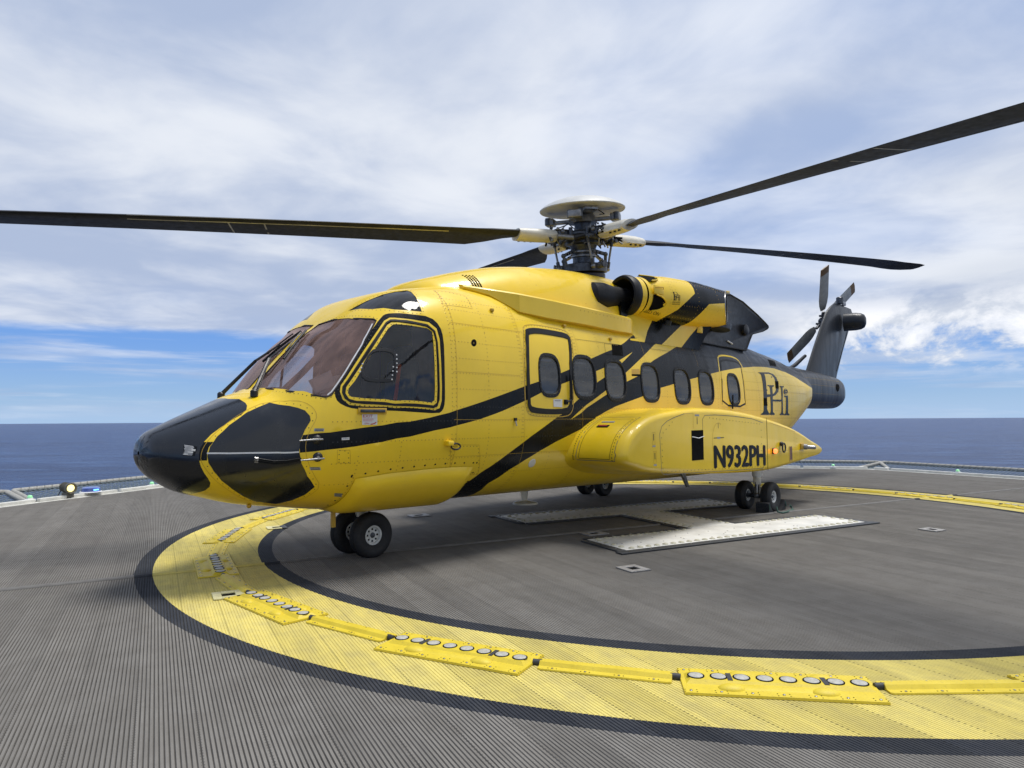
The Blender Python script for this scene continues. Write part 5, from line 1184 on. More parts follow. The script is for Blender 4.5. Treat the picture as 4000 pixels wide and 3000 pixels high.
    mb=MB(); mb.box((7.12,-1.955,.965),(.16,.03,.10),'deep_yellow',bev=.015); mb.lathe([(.045,0),(.045,.05),(.03,.06)],'hub_light',(7.16,-1.96,.955),(.3,-1,0),n=14); mb.lathe([(.032,.05),(.032,.16),(.02,.18),(0,.185)],'steel',(7.16,-1.96,.955),(.3,-1,-.05),n=14); mb.build('tail_light',o)
    mb=MB()
    text_on(mb,'N932PH',lambda f,g:(4.14+f*1.555,-1.9428,.775-.045*f+g*(.295)),'black_paint')
    # thicken the strokes with a slight second copy
    for j,(dx,dz) in enumerate(((.014,0),(-.014,0),(0,.008),(0,-.008),(.026,0))): text_on(mb,'N932PH',lambda f,g:(4.15+dx+f*1.55,-1.9434-.0004*j,.775-.045*f+dz+g*(.295)),'black_paint')
    mb.build('registration_lettering',o,smooth=False)
    return o
sponson(-1); sponson(1)
# ------------------------------------------------------------------ transmission cowling, side duct, engine nacelles
def NC(x,u): return Nrm(x,u,S_cowl)*(1 if Nrm(3.,.7,S_cowl)[1]<0 else -1)
mb=MB(); xs_=np.concatenate([COWL_X0+(np.linspace(0,1,14)**2)*.5,np.arange(.98,7.6,.1),[7.6]]); us_=np.linspace(.45,1,26)
for sy,mt0 in ((1,0),(-1,0)):
    Xg,Ug=np.meshgrid(xs_,us_,indexing='ij'); P=S_cowl(Xg.ravel(),Ug.ravel())*[1,sy,1]; n=len(us_)
    for i in range(len(xs_)-1):
        mt='yellow_paint' if xs_[i]<5.0 else 'black_paint'
        F=[(i*n+j,(i+1)*n+j,(i+1)*n+j+1,i*n+j+1) for j in range(n-1)]
        if sy<0: F=[f[::-1] for f in F]
        o_=None
        mb.v+=[] 
        used=sorted({k for f in F for k in f}); mp={k:q for q,k in enumerate(used)}
        mb.add(P[used],[tuple(mp[k] for k in f) for f in F],mt)
o=mb.build('transmission_cowling',HELI)
bm=bmesh.new(); bm.from_mesh(o.data); bmesh.ops.remove_doubles(bm,verts=bm.verts,dist=2e-4); bmesh.ops.recalc_face_normals(bm,faces=bm.faces); bm.to_mesh(o.data); bm.free(); o.data.shade_smooth(); o.data.set_sharp_from_angle(angle=R(50))
COWL=o
mb=MB()
line(mb,[(3.85,.55),(3.85,.75),(3.8,.95)],.008,'deep_yellow',S=S_cowl,NF=NC); rivets(mb,[(3.9,.55),(3.9,.75),(3.85,.95)],'deep_yellow',sp=.06,S=S_cowl,NF=NC)
for x in (2.0,2.9): rivets(mb,[(x,.62),(x,.70),(x,.78)],'deep_yellow',sp=.18,S=S_cowl,NF=NC)
line(mb,[(1.02,.60),(2.4,.60)],.006,'deep_yellow',S=S_cowl,NF=NC)
mb.build('cowling_seams',COWL)
mb=MB(); 
for i in range(4):
    for j in range(9):
        f=1.02+i*.034; g=float(uz(np.array(f),2.93+.020*j+.0*i,S_cowl))
        p=S_cowl(f,g); n=NC(f,g); mb.lathe([(.013,0),(.013,.003),(0,.003)],'black_void',Vector(p),Vector(n),n=6)
mb.build('cowling_grille',COWL)
# slanting side duct fairing on the roof shoulder
for sy in(-1,1):
    mb=MB(); secs=[]
    for x,yo,zt,zb in ((.85,-.70,2.93,2.90),(1.15,-.80,2.915,2.84),(1.45,-.985,2.875,2.66),(1.9,-1.03,2.86,2.63),(2.6,-1.04,2.845,2.62),(3.3,-1.04,2.825,2.60),(3.62,-1.03,2.815,2.60),(3.74,-.98,2.81,2.60),(3.78,-.85,2.81,2.60)):
        ins=.60
        secs.append([(x,sy*-yo*-1 if False else -sy*-yo*-1,0) for _ in range(0)] or [(x,yo*-sy,zb),(x,(yo-.0)*-sy,zt-.02),(x,(yo+.02)*-sy,zt),(x,-ins*-sy,zt+.02),(x,-ins*-sy,zb-.1)])
    mb.loft(secs,'yellow_paint'); o=mb.build('side_duct_fairing',HELI,ang=25)
    if sy<0:
        mb=MB(); 
        for i in range(14): mb.lathe([(.006,0),(.006,.002),(0,.003)],'deep_yellow',(2.5+i*.08,-1.0405,2.79-.002*i),(0,-1,0),n=6)
        mb.box((1.42,-.77,2.905),(.36,.05,.02),'black_void'); mb.build('duct_fasteners',o)
for sy in(-1,1):
    m_=1 if sy<0 else -1
    # body: constrained triangulation so that the paint edge and the slanted exhaust cut are clean
    un=np.linspace(0,1,49); pts=[];edges=[]
    for x in np.arange(4.0,6.93,.07):
        for u in un: pts.append(Vector((x,u*2)))
    cutc=np.array([6.2,-1.141,3.2]); cutn=np.array([.42,-.91,0.])
    def cutx(u):
        lo,hi=5.0,6.94
        for _ in range(30):
            md=(lo+hi)/2
            if (S_nac(md,u)-cutc)@cutn<0: lo=md
            else: hi=md
        return lo
    cut=[(cutx(u),float(u)) for u in np.linspace(0,1,49)]
    b1=[tuple(p) for p in T['nacband']]; b2=[tuple(p) for p in T['nacband2']]
    poly=b1+[(b1[-1][0]+.12,.84),(b1[-1][0]+.25,1.0),(6.9,1.0)]+[(6.9,b2[-1][1]+.10)]+b2[::-1]+[(b2[0][0]-.12,.17),(b1[0][0]-.2,.17)]
    b=len(pts)
    for P_ in (densify(poly,.06),):
        b=len(pts); pts+=[Vector((p[0],min(p[1],1)*2)) for p in P_]; edges+=[(b+i,b+(i+1)%len(P_)) for i in range(len(P_)) if (pts[b+i]-pts[b+(i+1)%len(P_)]).length>1e-5]
    b=len(pts); pts+=[Vector((p[0],p[1]*2)) for p in cut]; edges+=[(b+i,b+i+1) for i in range(len(cut)-1)]
    r_=delaunay_2d_cdt(pts,edges,[],0,1e-4); V=np.array([(v[0],v[1]/2) for v in r_[0]]); F=np.array([f for f in r_[2] if len(f)==3]); cc=V[F].mean(1); ib=pip(cc,poly)
    keep=cc[:,0]<np.interp(cc[:,1],[c[1] for c in cut],[c[0] for c in cut])
    P=S_nac(V[:,0],np.clip(V[:,1],0,1))
    mb=MB()
    for sel,mt in ((~ib&keep,'yellow_paint'),(ib&keep,'black_paint')):
        Fs=F[sel]; us2,iv=np.unique(Fs.ravel(),return_inverse=True)
        mb.add(P[us2]*[1,m_,1],iv.reshape(-1,3) if m_>0 else iv.reshape(-1,3)[:,::-1],mt)
    o=mb.build('engine_nacelle',HELI,ang=50)
    bm=bmesh.new(); bm.from_mesh(o.data); bmesh.ops.remove_doubles(bm,verts=bm.verts,dist=2e-4); bmesh.ops.recalc_face_normals(bm,faces=bm.faces); bm.to_mesh(o.data); bm.free(); o.data.shade_smooth(); o.data.set_sharp_from_angle(angle=R(50))
    ax=Vector((1,-.17*m_,.015)).normalized(); c0=Vector((4.0,-.80*m_,3.18))
    axi=Vector((.98,-.20*m_,0)).normalized()
    # louvred front section and inlet lip
    mb=MB()
    mb.lathe([(.284,-.01),(.279,-.07),(.275,-.14)],'yellow_paint',c0+ax*.02,ax,n=40,cap=False)
    mb.build('inlet_section',o)
    mb=MB(); ci=c0-ax*.10
    mb.lathe([(.284,.02),(.298,-.03),(.297,-.08),(.280,-.120),(.255,-.128),(.232,-.11),(.215,-.02),(.19,.10),(.17,.25)],'rubber',ci,ax,n=40,cap=False)
    mb.lathe([(.2,.24),(0,.24)],'black_void',ci,ax,n=24,cap=False); mb.build('inlet_lip',o)
    for ang0 in (R(62),R(-22)):
        mb=MB()
        a=ax.orthogonal().normalized() if False else Vector((0,0,1)); outw=Vector((0,-m_,0))
        # scoop cut on the outboard side
        V=[];n1=12
        for i in range(n1+1):
            t=ang0-R(22)+R(44)*i/n1; d=(outw*math.cos(t)+a*math.sin(t)); 
            w=math.sin(math.pi*i/n1)
            pA=c0+ax*(.07)+d*.292; pB=c0+ax*(.10+.22*w**.6)+d*.322
            V+=[pA+d*.004,pB+d*.002]
        mb.add(V,[(2*i,2*i+1,2*i+3,2*i+2) for i in range(n1)],'black_void')
        P=[V[2*i+1]+Vector((0,-m_*.004,0)) for i in range(n1+1)]; mb.tube(P,.010,'yellow_paint',n=6)
        mb.build('cooling_scoop',o)
    # hinge plate
    mb=MB(); mb.box(c0+ax*.16+Vector((0,-.315*m_,.07)),(.20,.015,.12),'yellow_paint',rot=rotz(-.17*m_),bev=.004); mb.tube([c0+ax*.08+Vector((0,-.325*m_,.10)),c0+ax*.22+Vector((0,-.345*m_,.11)),c0+ax*.23+Vector((0,-.335*m_,.08))],.006,'deep_yellow',n=5); mb.build('latch_plate',o)
    s=lambda x,y,z:(x,y*m_,z)
    CP=[Vector(S_nac(*c))for c in cut[:-1]]; CP=[Vector((p.x,p.y*m_,p.z)) for p in CP]
    mb=MB(); mb.tube(CP,.009,'steel',n=6,closed=True); mb.build('exhaust_rim',o)
    cm=Vector((6.2,-1.141*m_,3.2)); inn=Vector((.10,.30*m_,0))
    mb=MB(); mb.loft([CP,[cm+(p-cm)*.93+inn*.3 for p in CP],[cm+(p-cm)*.8+inn for p in CP]],'black_void'); mb.build('exhaust_duct',o)
    # black hood and exhaust side plate
    side=[(6.35,3.50),(6.75,3.57),(7.24,3.50),(7.83,3.33),(8.18,3.21),(8.30,3.16),(8.31,3.12),(8.25,3.085),(8.05,3.02),(7.6,2.93),(7.5,2.82),(7.34,2.62),(6.37,2.62),(5.56,2.64),(5.5,2.72),(6.07,2.86),(6.3,2.93)]
    def plate(y,ins=0):
        A=np.array(side); c_=A.mean(0); return [s(c_[0]+(p[0]-c_[0])*(1-ins),y,c_[1]+(p[1]-c_[1])*(1-ins)) for p in A]
    mb=MB(); L_=[plate(-.93,.06),plate(-.95,.02),plate(-.93,0),plate(-.6,0),plate(-.3,.05)]
    mb.loft(L_ if m_<0 else L_[::-1],'black_metal'); mb.lathe([(.10,0),(.10,.06),(.07,.08)],'black_metal',s(7.25,-.93,2.98),(0,-m_,0),n=18)
    mb.tube([s(6.62,-.945,2.74),s(6.78,-.95,2.70)],.014,'label_white',n=8); mb.build('exhaust_hood',HELI,ang=40)
    # black bulbous input housing between cowling and inlet
    mb=MB(); P=[Vector((3.12,-.60*m_,3.10)),Vector((3.22,-.66*m_,3.11)),Vector((3.38,-.70*m_,3.11)),Vector((3.60,-.70*m_,3.13)),Vector((3.9,-.74*m_,3.16))]
    mb.tube(P,[.10,.19,.20,.165,.14],'rubber',n=20); mb.sphere((3.13,-.62*m_,3.10),.14,'rubber',n=16,m_=10); mb.build('input_housing',HELI)
    # painted skin joining the nacelle to the fuselage shoulder
    mb=MB(); top=[3.80,3.95,4.35,5.02,5.42,5.75]; bot=[3.60,3.80,3.95,4.40,4.96,5.5]
    for k,mt in enumerate(('yellow_paint','yellow_paint','black_paint','yellow_paint','black_paint')):
        V=[];m4=6
        for i in range(m4+1):
            f=i/m4; xb=bot[k]+(bot[k+1]-bot[k])*f; xt=top[k]+(top[k+1]-top[k])*f
            ub=float(uz(np.array(xb),2.50)); pb=S_hull(xb,ub)+NH(xb,ub)*.002; yt,zt=nac_c(xt); rt_=float(pchip(N_R,xt)) if xt>4 else .27
            pt_=np.array([xt,yt-.06,zt-rt_+.03]); pm=(pb*.45+pt_*.55)+np.array([0,.03,-.02])
            V+=[s(*pb),s(*pm),s(*pt_)]
        F=[(3*i+j,3*i+3+j,3*i+4+j,3*i+1+j) for i in range(m4) for j in range(2)]
        if m_<0: F=[f[::-1] for f in F]
        mb.add(V,F,mt)
    mb.build('nacelle_support',HELI,ang=50)
    mb=MB(); mb.box(s(4.6,-.5,2.85),(1.9,.7,.5),'black_paint'); mb.build('firewall_box',HELI)
    mb=MB(); mb.lathe([(.075,0),(.08,.07),(.07,.12)],'yellow_paint' ,s(5.45,-1.03,2.76),(0,0,1),n=18); mb.build('drain_boss',HELI)
    mb=MB(); mb.lathe([(.16,0),(.17,.05),(.17,.10)],'hub_metal',s(6.05,-1.10,2.86),(.2,0,1),n=20); mb.build('drain_boss',HELI)
    mb=MB(); mb.lathe([(.05,0),(.055,.07)],'slate_sheen_paint',s(4.55,-1.03,2.80),(0,-.3*m_,1),n=14); mb.build('drain_boss',HELI)
    if sy<0:
        mb=MB(); b=np.array([tuple(p) for p in T['naclogo']]); x0_,x1_=b[:,0].min(),b[:,0].max(); u0_,u1_=b[:,1].min(),b[:,1].max()
        A0,A1,A2,A3=[np.array(p) for p in b]   # tl tr br bl
        ref=(960,568,1412,1188)
        def NFn(x,u):
            p=S_nac(x,u); yc,zc=nac_c(x); n=np.stack([0*p[...,0],p[...,1]-yc,p[...,2]-zc],-1); return n/np.linalg.norm(n,axis=-1,keepdims=True)
        LP={'logoP':[(960,568),(1115,570),(1180,595),(1225,645),(1250,710),(1262,790),(1252,850),(1215,895),(1165,920),(1092,925),(1092,1100),(1130,1160),(1130,1180),(1000,1178),(1000,1165),(1042,1120),(1040,900),(1020,680),(985,585)],'ph':[(1050,592),(1110,594),(1150,607),(1190,652),(1213,720),(1220,790),(1210,840),(1190,872),(1150,886),(1090,886),(1080,760),(1065,640)],'I':[(1095,752),(1190,755),(1165,785),(1172,960),(1175,1140),(1200,1182),(1132,1181),(1145,1120),(1128,800),(1097,765)],'B':[(1171,950),(1299,952),(1300,995),(1172,993)],'H':[(1265,765),(1332,768),(1312,790),(1320,1150),(1334,1185),(1272,1183),(1298,1130),(1290,800)],'i':[(1336,905),(1390,905),(1393,1155),(1412,1188),(1337,1186),(1360,1155),(1362,930)],'d':[(1335,820),(1358,806),(1385,830),(1385,870),(1358,890),(1335,870)]}
        for k,Pp in LP.items():
            Q=[]
            for px,py in Pp:
                f=(px-ref[0])/(ref[2]-ref[0]); g=(py-ref[1])/(ref[3]-ref[1]); Q.append(tuple((A0*(1-f)+A1*f)*(1-g)+(A3*(1-f)+A2*f)*g))
            polyfill(mb,Q,'yellow_paint' if k=='ph' else 'black_paint',.0035 if k=='ph' else .0045 if k!='logoP' else .0025,S=S_nac,NF=NFn,d=.05)
        def at(f,g):
            p=(A0*(1-f)+A1*f)*(1-g)+(A3*(1-f)+A2*f)*g; return S_nac(*p)+NFn(*p)*.003
        text_on(mb,'OIL & GAS',lambda f,g:at(.05+f*.98,1.30-g*.18),'black_paint')
        mb.add([at(.05,1.40),at(1.1,1.40),at(1.1,1.45),at(.05,1.45)],[(0,1,2,3)],'black_paint')
        mb.build('nacelle_logo',o); mb=MB()
        for xx in (4.40,4.44): rivets(mb,[(xx,.30),(xx,.5),(xx,.72)],'deep_yellow',sp=.045,S=S_nac,NF=NFn)
        for xx in (4.5,5.0,5.5): rivets(mb,[(xx,.32),(xx,.5),(xx,.70)],'deep_yellow',sp=.06,S=S_nac,NF=NFn)
        for uu in (.62,.45,.36): rivets(mb,[(4.15,uu),(5.9,uu)],'deep_yellow',sp=.06,S=S_nac,NF=NFn)
        mb.build('nacelle_fasteners',o); mb=MB()
        text_on(mb,'NO STEP',lambda f,g:(lambda q:S_nac(*q)+NFn(*q)*.004)((4.30-f*.28,.375-.03*g)),'black_paint')
        mb.build('nacelle_lettering',o)
# central engine deck fairing behind the cowling
mb=MB(); secs=[]
for x,w,z0,z1 in ((5.2,.62,2.9,3.48),(6.0,.62,2.85,3.50),(6.8,.58,2.85,3.46),(7.5,.55,2.8,3.25),(8.1,.50,2.78,3.02),(8.5,.30,2.78,2.86)): secs.append([(x,-w,z0),(x,-w*.9,z1-.1),(x,-w*.6,z1),(x,w*.6,z1),(x,w*.9,z1-.1),(x,w,z0)])
mb.loft(secs,'black_metal'); 
mb.build('engine_deck_fairing',HELI,ang=30)
mb=MB(); mb.box((6.75,-.40,3.68),(.80,.25,.05),'black_paint',rot=Matrix.Rotation(-.10,3,'Y'),bev=.01); mb.box((7.36,-.40,3.735),(.50,.25,.052),'yellow_paint',rot=Matrix.Rotation(-.10,3,'Y'),bev=.01); mb.box((6.9,-.42,3.5),(1.1,.03,.36),'black_paint'); mb.build('roof_scoop',HELI)
mb=MB(); mb.loft([[(8.60,-.03,2.80),(8.85,-.03,2.80),(8.85,.03,2.80),(8.60,.03,2.80)],[(8.78,-.015,3.10),(8.93,-.015,3.12),(8.93,.015,3.12),(8.78,.015,3.10)]],'cream_paint'); mb.build('blade_antenna',HELI)
# ------------------------------------------------------------------ tail pylon and tail rotor
def foil(x0,x1,z,t,n=14,dy=0):
    P=[]
    for i in range(n+1):
        f=i/n; s_=(1-math.cos(math.pi*f))/2; w=t*2.97*(.2969*math.sqrt(s_)-.126*s_-.3516*s_**2+.2843*s_**3-.1015*s_**4)/.6; P.append((x0+(x1-x0)*s_,-w+dy,z))
    Q=[(p[0],2*dy-p[1],p[2]) for p in P[1:-1]][::-1]
    return P+Q
mb=MB(); mb.loft([foil(12.4,14.55,2.30,.20),foil(12.62,14.72,2.58,.21),foil(13.15,15.2,3.2,.21),foil(13.70,15.72,3.8,.22),foil(14.02,16.0,4.15,.19),foil(14.35,16.12,4.34,.16),foil(14.62,16.0,4.46,.08)],'slate_sheen_paint'); PY=mb.build('tail_pylon',HELI,ang=45)
mb=MB(); 
mb.tube([(14.22,-.155,2.62),(14.72,-.152,3.2),(15.2,-.15,3.8),(15.45,-.135,4.15)],.007,'black_void',n=5)
mb.build('pylon_seam',PY)
mb=MB(); nrm=Vector((0,-.94,-.34)); c0=Vector((14.85,-.15,4.02))
mb.lathe([(.0,.52),(.10,.515),(.17,.48),(.215,.40),(.235,.28),(.24,0)],'slate_sheen_paint',c0+Vector((.10,0,-.05)),Vector((.15,-.98,-.02)),n=24); mb.build('gearbox_fairing',PY)
mb=MB(); mb.lathe([(.09,0),(.09,.16),(.07,.18)],'hub_metal',(14.95,-.05,4.48),(0,0,1),n=14); mb.lathe([(.06,0),(.06,.14)],'steel',(15.1,0,4.46),n=12); mb.box((15.25,0,4.52),(.22,.16,.10),'label_grey',bev=.01); mb.build('anti_collision_light',PY)
# horizontal stabiliser strut
mb=MB(); mb.tube([(11.95,.25,2.55),(12.6,.27,2.72),(13.35,.30,3.0)],[.035,.05,.04],'black_metal',n=10); mb.build('pylon_brace',HELI)
c0=Vector((14.85,.32,4.02)); e1=Vector((1,0,0)); e2=Vector((0,-.38,.925)); nr_=Vector((0,.925,.38))
TRH=MB(); TRH.lathe([(.07,-.4),(.07,.02),(.10,.04),(.10,.12),(.05,.16)],'hub_metal',c0,nr_,n=16)
for k in range(4):
    a=R(131-90*k); d=e1*math.cos(a)+e2*math.sin(a); TRH.tube([c0+nr_*.05,c0+nr_*.05+d*.34],[.05,.04],'hub_metal',n=8); TRH.tube([c0+nr_*-.06+d*.10,c0+nr_*.10+d*.25],.018,'steel',n=6); TRH.box(c0+nr_*.12+d*.16,(.10,.05,.05),'hub_metal')
TR=TRH.build('tail_rotor_hub',HELI)
for k in range(4):
    a=R(131-90*k); d=(e1*math.cos(a)+e2*math.sin(a)).normalized(); ch0=nr_.cross(d).normalized()
    for part,(f0,f1),mat in (('tail_rotor_blade',(.22,.88),'tail_blade_grey'),('blade_tip',(.88,1.0),'brown_tip')):
        mb=MB(); secs=[]
        for i in range(7):
            f=f0+(f1-f0)*i/6; rr_=f*1.74; tw=R(-20+11*f)*(-1.2 if k==3 else 1); cd=(ch0*math.cos(tw)+nr_*math.sin(tw)); nd_=d.cross(cd); c=.15+.18*min(1,(f-.2)/.18) if f<.38 else .33
            sk=-.05*(f>.9)*(f-.9)/.1
            p=c0+nr_*.06+d*(rr_)
            secs.append([p-cd*c/2+d*0,p-cd*c*.2+nd_*.016,p+cd*c*.3+nd_*.010,p+cd*c/2,p+cd*c*.3-nd_*.010,p-cd*c*.2-nd_*.016])
        mb.loft(secs,mat)
        if part=='tail_rotor_blade': tb=mb.build(part,TR,ang=60)
        else: mb.build(part,tb,ang=60)
# ------------------------------------------------------------------ landing gear
def wheel_mb(r,w,rim):
    mt=MB(); h=w/2
    mt.lathe([(rim,-h*.55),(rim+.02,-h*.78),(r*.72,-h*.98),(r*.88,-h*.92),(r*.965,-h*.68),(r,-h*.35),(r,h*.35),(r*.965,h*.68),(r*.88,h*.92),(r*.72,h*.98),(rim+.02,h*.78),(rim,h*.55)],'tyre_rubber',ax=(0,1,0),n=44,cap=False)
    for yy in (-h*.35,-h*.12,h*.12,h*.35): mt.lathe([(r+.0008,yy-.003),(r+.0008,yy+.003)],'black_void',ax=(0,1,0),n=44,cap=False)
    mr=MB()
    mr.lathe([(rim+.004,-h*.60),(rim-.004,-h*.66),(rim-.014,-h*.60),(rim*.80,-h*.30),(rim*.45,-h*.22),(rim*.42,-h*.34),(rim*.20,-h*.36),(0,-h*.36)],'rim_paint',ax=(0,1,0),n=36,cap=False)
    mr.lathe([(rim+.004,h*.60),(rim-.014,h*.60),(rim*.80,h*.30),(0,h*.25)],'rim_paint',ax=(0,1,0),n=36,cap=False)
    for k in range(8):
        a=k*math.pi/4; mr.lathe([(.011,0),(.011,.004),(0,.004)],'black_void',(rim*.63*math.cos(a),-h*.272,rim*.63*math.sin(a)),(0,-1,0),n=8)
    mr.lathe([(rim*.30,h*-.36),(rim*.28,h*-.45),(rim*.12,h*-.5),(0,h*-.5)],'hub_metal',ax=(0,1,0),n=18)
    return mt,mr
def wheel(x,y,r,w,rim,parent):
    mt,mr=wheel_mb(r,w,rim); o=mt.build('tyre',parent,loc=(x,y,r-.008)); mr.build('wheel_rim',o); return o
def gear(name,x,y,r,w,rim,dy,ztop):
    mb=MB(); mb.tube([(x,y,r),(x,y,r+.18),(x,y,ztop)],[.035,.035,.035],'steel',n=14); mb.lathe([(.06,0),(.06,.10),(.052,.11)],'cream_paint',(x,y,r+.17),n=18); mb.lathe([(.052,0),(.075,.03),(.075,.30)],'white_paint',(x,y,max(r+.25,ztop-.22)),n=18)
    mb.tube([(x,y-dy,r-.008),(x,y+dy,r-.008)],.034,'hub_metal',n=12); mb.tube([(x+.05,y,ztop),(x+.10,y,r+.2),(x+.03,y,r+.03)],.016,'hub_light',n=8); mb.sphere((x,y,r),.055,'hub_light')
    mb.tube([(x-.05,y,r+.22),(x-.09,y+.02,r+.05),(x-.04,y+dy*.6,r-.02)],.007,'rubber',n=6)
    o=mb.build(name,HELI)
    wheel(x,y-dy,r,w,rim,o); wheel(x,y+dy,r,w,rim,o); return o
gear('nose_landing_gear',0,0,.237,.165,.098,.185,.56)
gear('main_landing_gear',6.2,-1.59,.225,.17,.090,.205,.72)
gear('main_landing_gear',6.2,1.59,.225,.17,.090,.205,.72)
# ------------------------------------------------------------------ main rotor
RZ=4.17; RX=3.9; TX,TY,DR=.0902,.0475,.1306
RN=Vector((-TX,-TY,1)).normalized()
RC=Vector((RX,0,RZ))
def rp(R_,a,dz=0): # point on the drooped disc
    x=R_*math.cos(a); y=R_*math.sin(a); return RC+Vector((x,y,TX*x+TY*y-DR*(R_/8.585)**2))+RN*dz
bz=RC
mb=MB()
def LT(prof,mat,h=0,n=28,cap=True): mb.lathe(prof,mat,RC+RN*h,RN,n=n,cap=cap)
LT([(.17,-.62),(.165,-.30),(.165,-.22),(.19,-.17),(.21,-.12),(.27,-.10),(.27,-.02),(.20,.03)],'hub_metal')
LT([(.17,-.30),(.188,-.29),(.188,-.27),(.17,-.26)],'hub_light')
LT([(.17,-.24),(.195,-.23),(.195,-.21),(.17,-.20)],'hub_light')
LT([(.30,-.03),(.33,0),(.33,.05),(.28,.08),(.18,.10)],'hub_metal')
LT([(.12,.08),(.13,.22),(.2,.25),(.2,.27),(.1,.3)],'hub_metal')
HUB=mb.build('main_rotor_head',HELI)
mb=MB(); LT([(.31,-.54),(.35,-.53),(.35,-.42),(.31,-.405),(.16,-.405)],'hub_metal'); LT([(.27,-.63),(.32,-.62),(.32,-.56),(.27,-.55)],'black_metal'); LT([(.22,-.80),(.22,-.6)],'hub_metal')
for k in range(3):
    a=R(20+120*k); d=Vector((math.cos(a),math.sin(a),0)); p=RC+RN*-.47+d*.34; mb.tube([p,p+d*.10],.05,'hub_light',n=12); mb.tube([p+d*.10,p+d*.12],.055,'hub_metal',n=12)
mb.build('swashplate',HUB)
AZ=[R(161.0),R(-107.4),R(-14.6),R(71.0)]
for k,a in enumerate(AZ):
    d=Vector((math.cos(a),math.sin(a),TX*math.cos(a)+TY*math.sin(a))).normalized(); s_=RN.cross(d).normalized()
    # spindle, damper, horn
    mb=MB()
    mb.box(RC+d*.33+RN*.02,(.32,.20,.14),'hub_metal',rot=Matrix((d,s_,RN)).transposed(),bev=.03)
    mb.box(RC+d*.36+RN*.09,(.30,.13,.03),'black_metal',rot=Matrix((d,s_,RN)).transposed(),bev=.01)
    for q in (-1,1): mb.tube([RC+d*.30+s_*q*.13+RN*-.05,RC+d*.30+s_*q*.13+RN*.12],.030,'hub_metal',n=8); mb.sphere(RC+d*.42+s_*q*.11+RN*.06,.032,'hub_light',n=8,m_=6)
    mb.tube([RC+d*.30+s_*.20+RN*-.04,RC+d*.55+s_*.16+RN*-.02],[.040,.032],'hub_light',n=10); mb.tube([RC+d*.10+s_*.26,RC+d*.30+s_*.20+RN*-.04],[.045,.055],'black_metal',n=10)
    mb.tube([RC+d*.45+s_*-.02+RN*-.06,RC+d*.47+s_*-.22+RN*-.05],[.045,.03],'hub_metal',n=8)
    for j in range(34):
        b_=RC+d*rng.uniform(.10,.66)+s_*rng.uniform(-.2,.2)+RN*rng.uniform(-.12,.12); 
        if j%2: mb.sphere(b_,rng.uniform(.015,.032),'hub_metal' if j%3 else 'hub_light',n=7,m_=5)
        else: mb.tube([b_,b_+Vector(rng.uniform(-.09,.09,3))],rng.uniform(.008,.018),'black_metal' if j%4 else 'hub_light',n=6)
    P=[RC+d*.2+s_*.1+RN*.1,RC+d*.35+s_*.16+RN*.16,RC+d*.5+s_*.08+RN*.10]; mb.tube(P,.008,'rubber',n=5)
    mb.build('blade_hinge',HUB)
    mb=MB(); a2=a-.0; top=RC+d*.40+s_*-.20+RN*-.04; bot=RC+RN*-.47+d*.38+s_*-.10; mb.tube([bot,top],.016,'hub_light',n=8); mb.tube([bot,bot.lerp(top,.25)],.028,'hub_metal',n=8); mb.tube([top,top.lerp(bot,.22)],.026,'hub_metal',n=8); mb.sphere(bot,.036,'hub_light',n=8,m_=6); mb.sphere(top,.034,'hub_metal',n=8,m_=6); mb.build('pitch_link',HUB)
    mb=MB(); h0=RC+RN*-.20+d*.17; h1=RC+RN*-.30+d*.42+s_*.1; mb.tube([h0,h1],[.032,.026],'hub_light',n=8); mb.tube([h1,RC+RN*-.45+d*.38+s_*.12],.024,'hub_metal',n=8); mb.sphere(h1,.036,'hub_metal',n=8,m_=6)
    for j in range(3): q=h0.lerp(h1,.3+.22*j); mb.tube([q-s_*.034,q+s_*.034],.013,'black_void',n=8)
    mb.build('scissor_link',HUB)
    # cuff
    mb=MB(); secs=[]
    pit=R(14)
    for f,w,h in ((.50,.085,.085),(.56,.10,.095),(.80,.105,.095),(1.02,.115,.090),(1.14,.125,.075)):
        c_=rp(f,a); ss=(s_*math.cos(pit)+RN*math.sin(pit)); up_=d.cross(ss); 
        secs.append([c_+ss*(math.cos(t)*w*1.15)+up_*math.sin(t)*h for t in np.linspace(0,2*math.pi,21)[:-1]])
    mb.loft(secs,'cream_paint')
    mb.box(rp(.92,a)-RN*.05-s_*.10,(.30,.16,.02),'cream_paint',rot=Matrix((d,s_,RN)).transposed(),bev=.005)
    for q in range(3): mb.lathe([(.018,0),(.018,.02),(0,.022)],'black_metal',rp(.84+q*.1,a)-RN*.06-s_*.12,-RN,n=8)
    mb.box(rp(.60,a)-RN*.0-s_*.10,(.16,.03,.07),'black_void',rot=Matrix((d,s_,RN)).transposed())
    mb.build('blade_cuff',HUB)
    # blade
    mb=MB(); secs=[]; edge=[]
    Rs=[1.10,1.30,1.55,1.8,2.2,3,4,5,6,7,7.7,8.1,8.3,8.45,8.585]
    for r_b in Rs:
        f=r_b/8.585; c_=rp(r_b,a); c1=rp(r_b+.02,a); dd=(c1-c_).normalized()
        pit=R(17.5-2.3*r_b+(3,-3,-6,3)[k]); ss=(s_*math.cos(pit)+RN*math.sin(pit)); ss=(ss-dd*ss.dot(dd)).normalized(); up_=dd.cross(ss)
        ch=.20 if r_b<1.2 else .20+(.50-.20)*min(1,(r_b-1.2)/.55); 
        le=.13 if r_b<1.2 else .125; te=-(ch-le)
        sw=0; an=0
        if r_b>8.0: t=(r_b-8.0)/.585; sw=-.30*t**1.6; an=-.10*t; 
        if r_b>8.4: te=te+.12*(r_b-8.4)/.185; le-=.05*(r_b-8.4)/.185
        th=.028 if r_b>1.6 else .045
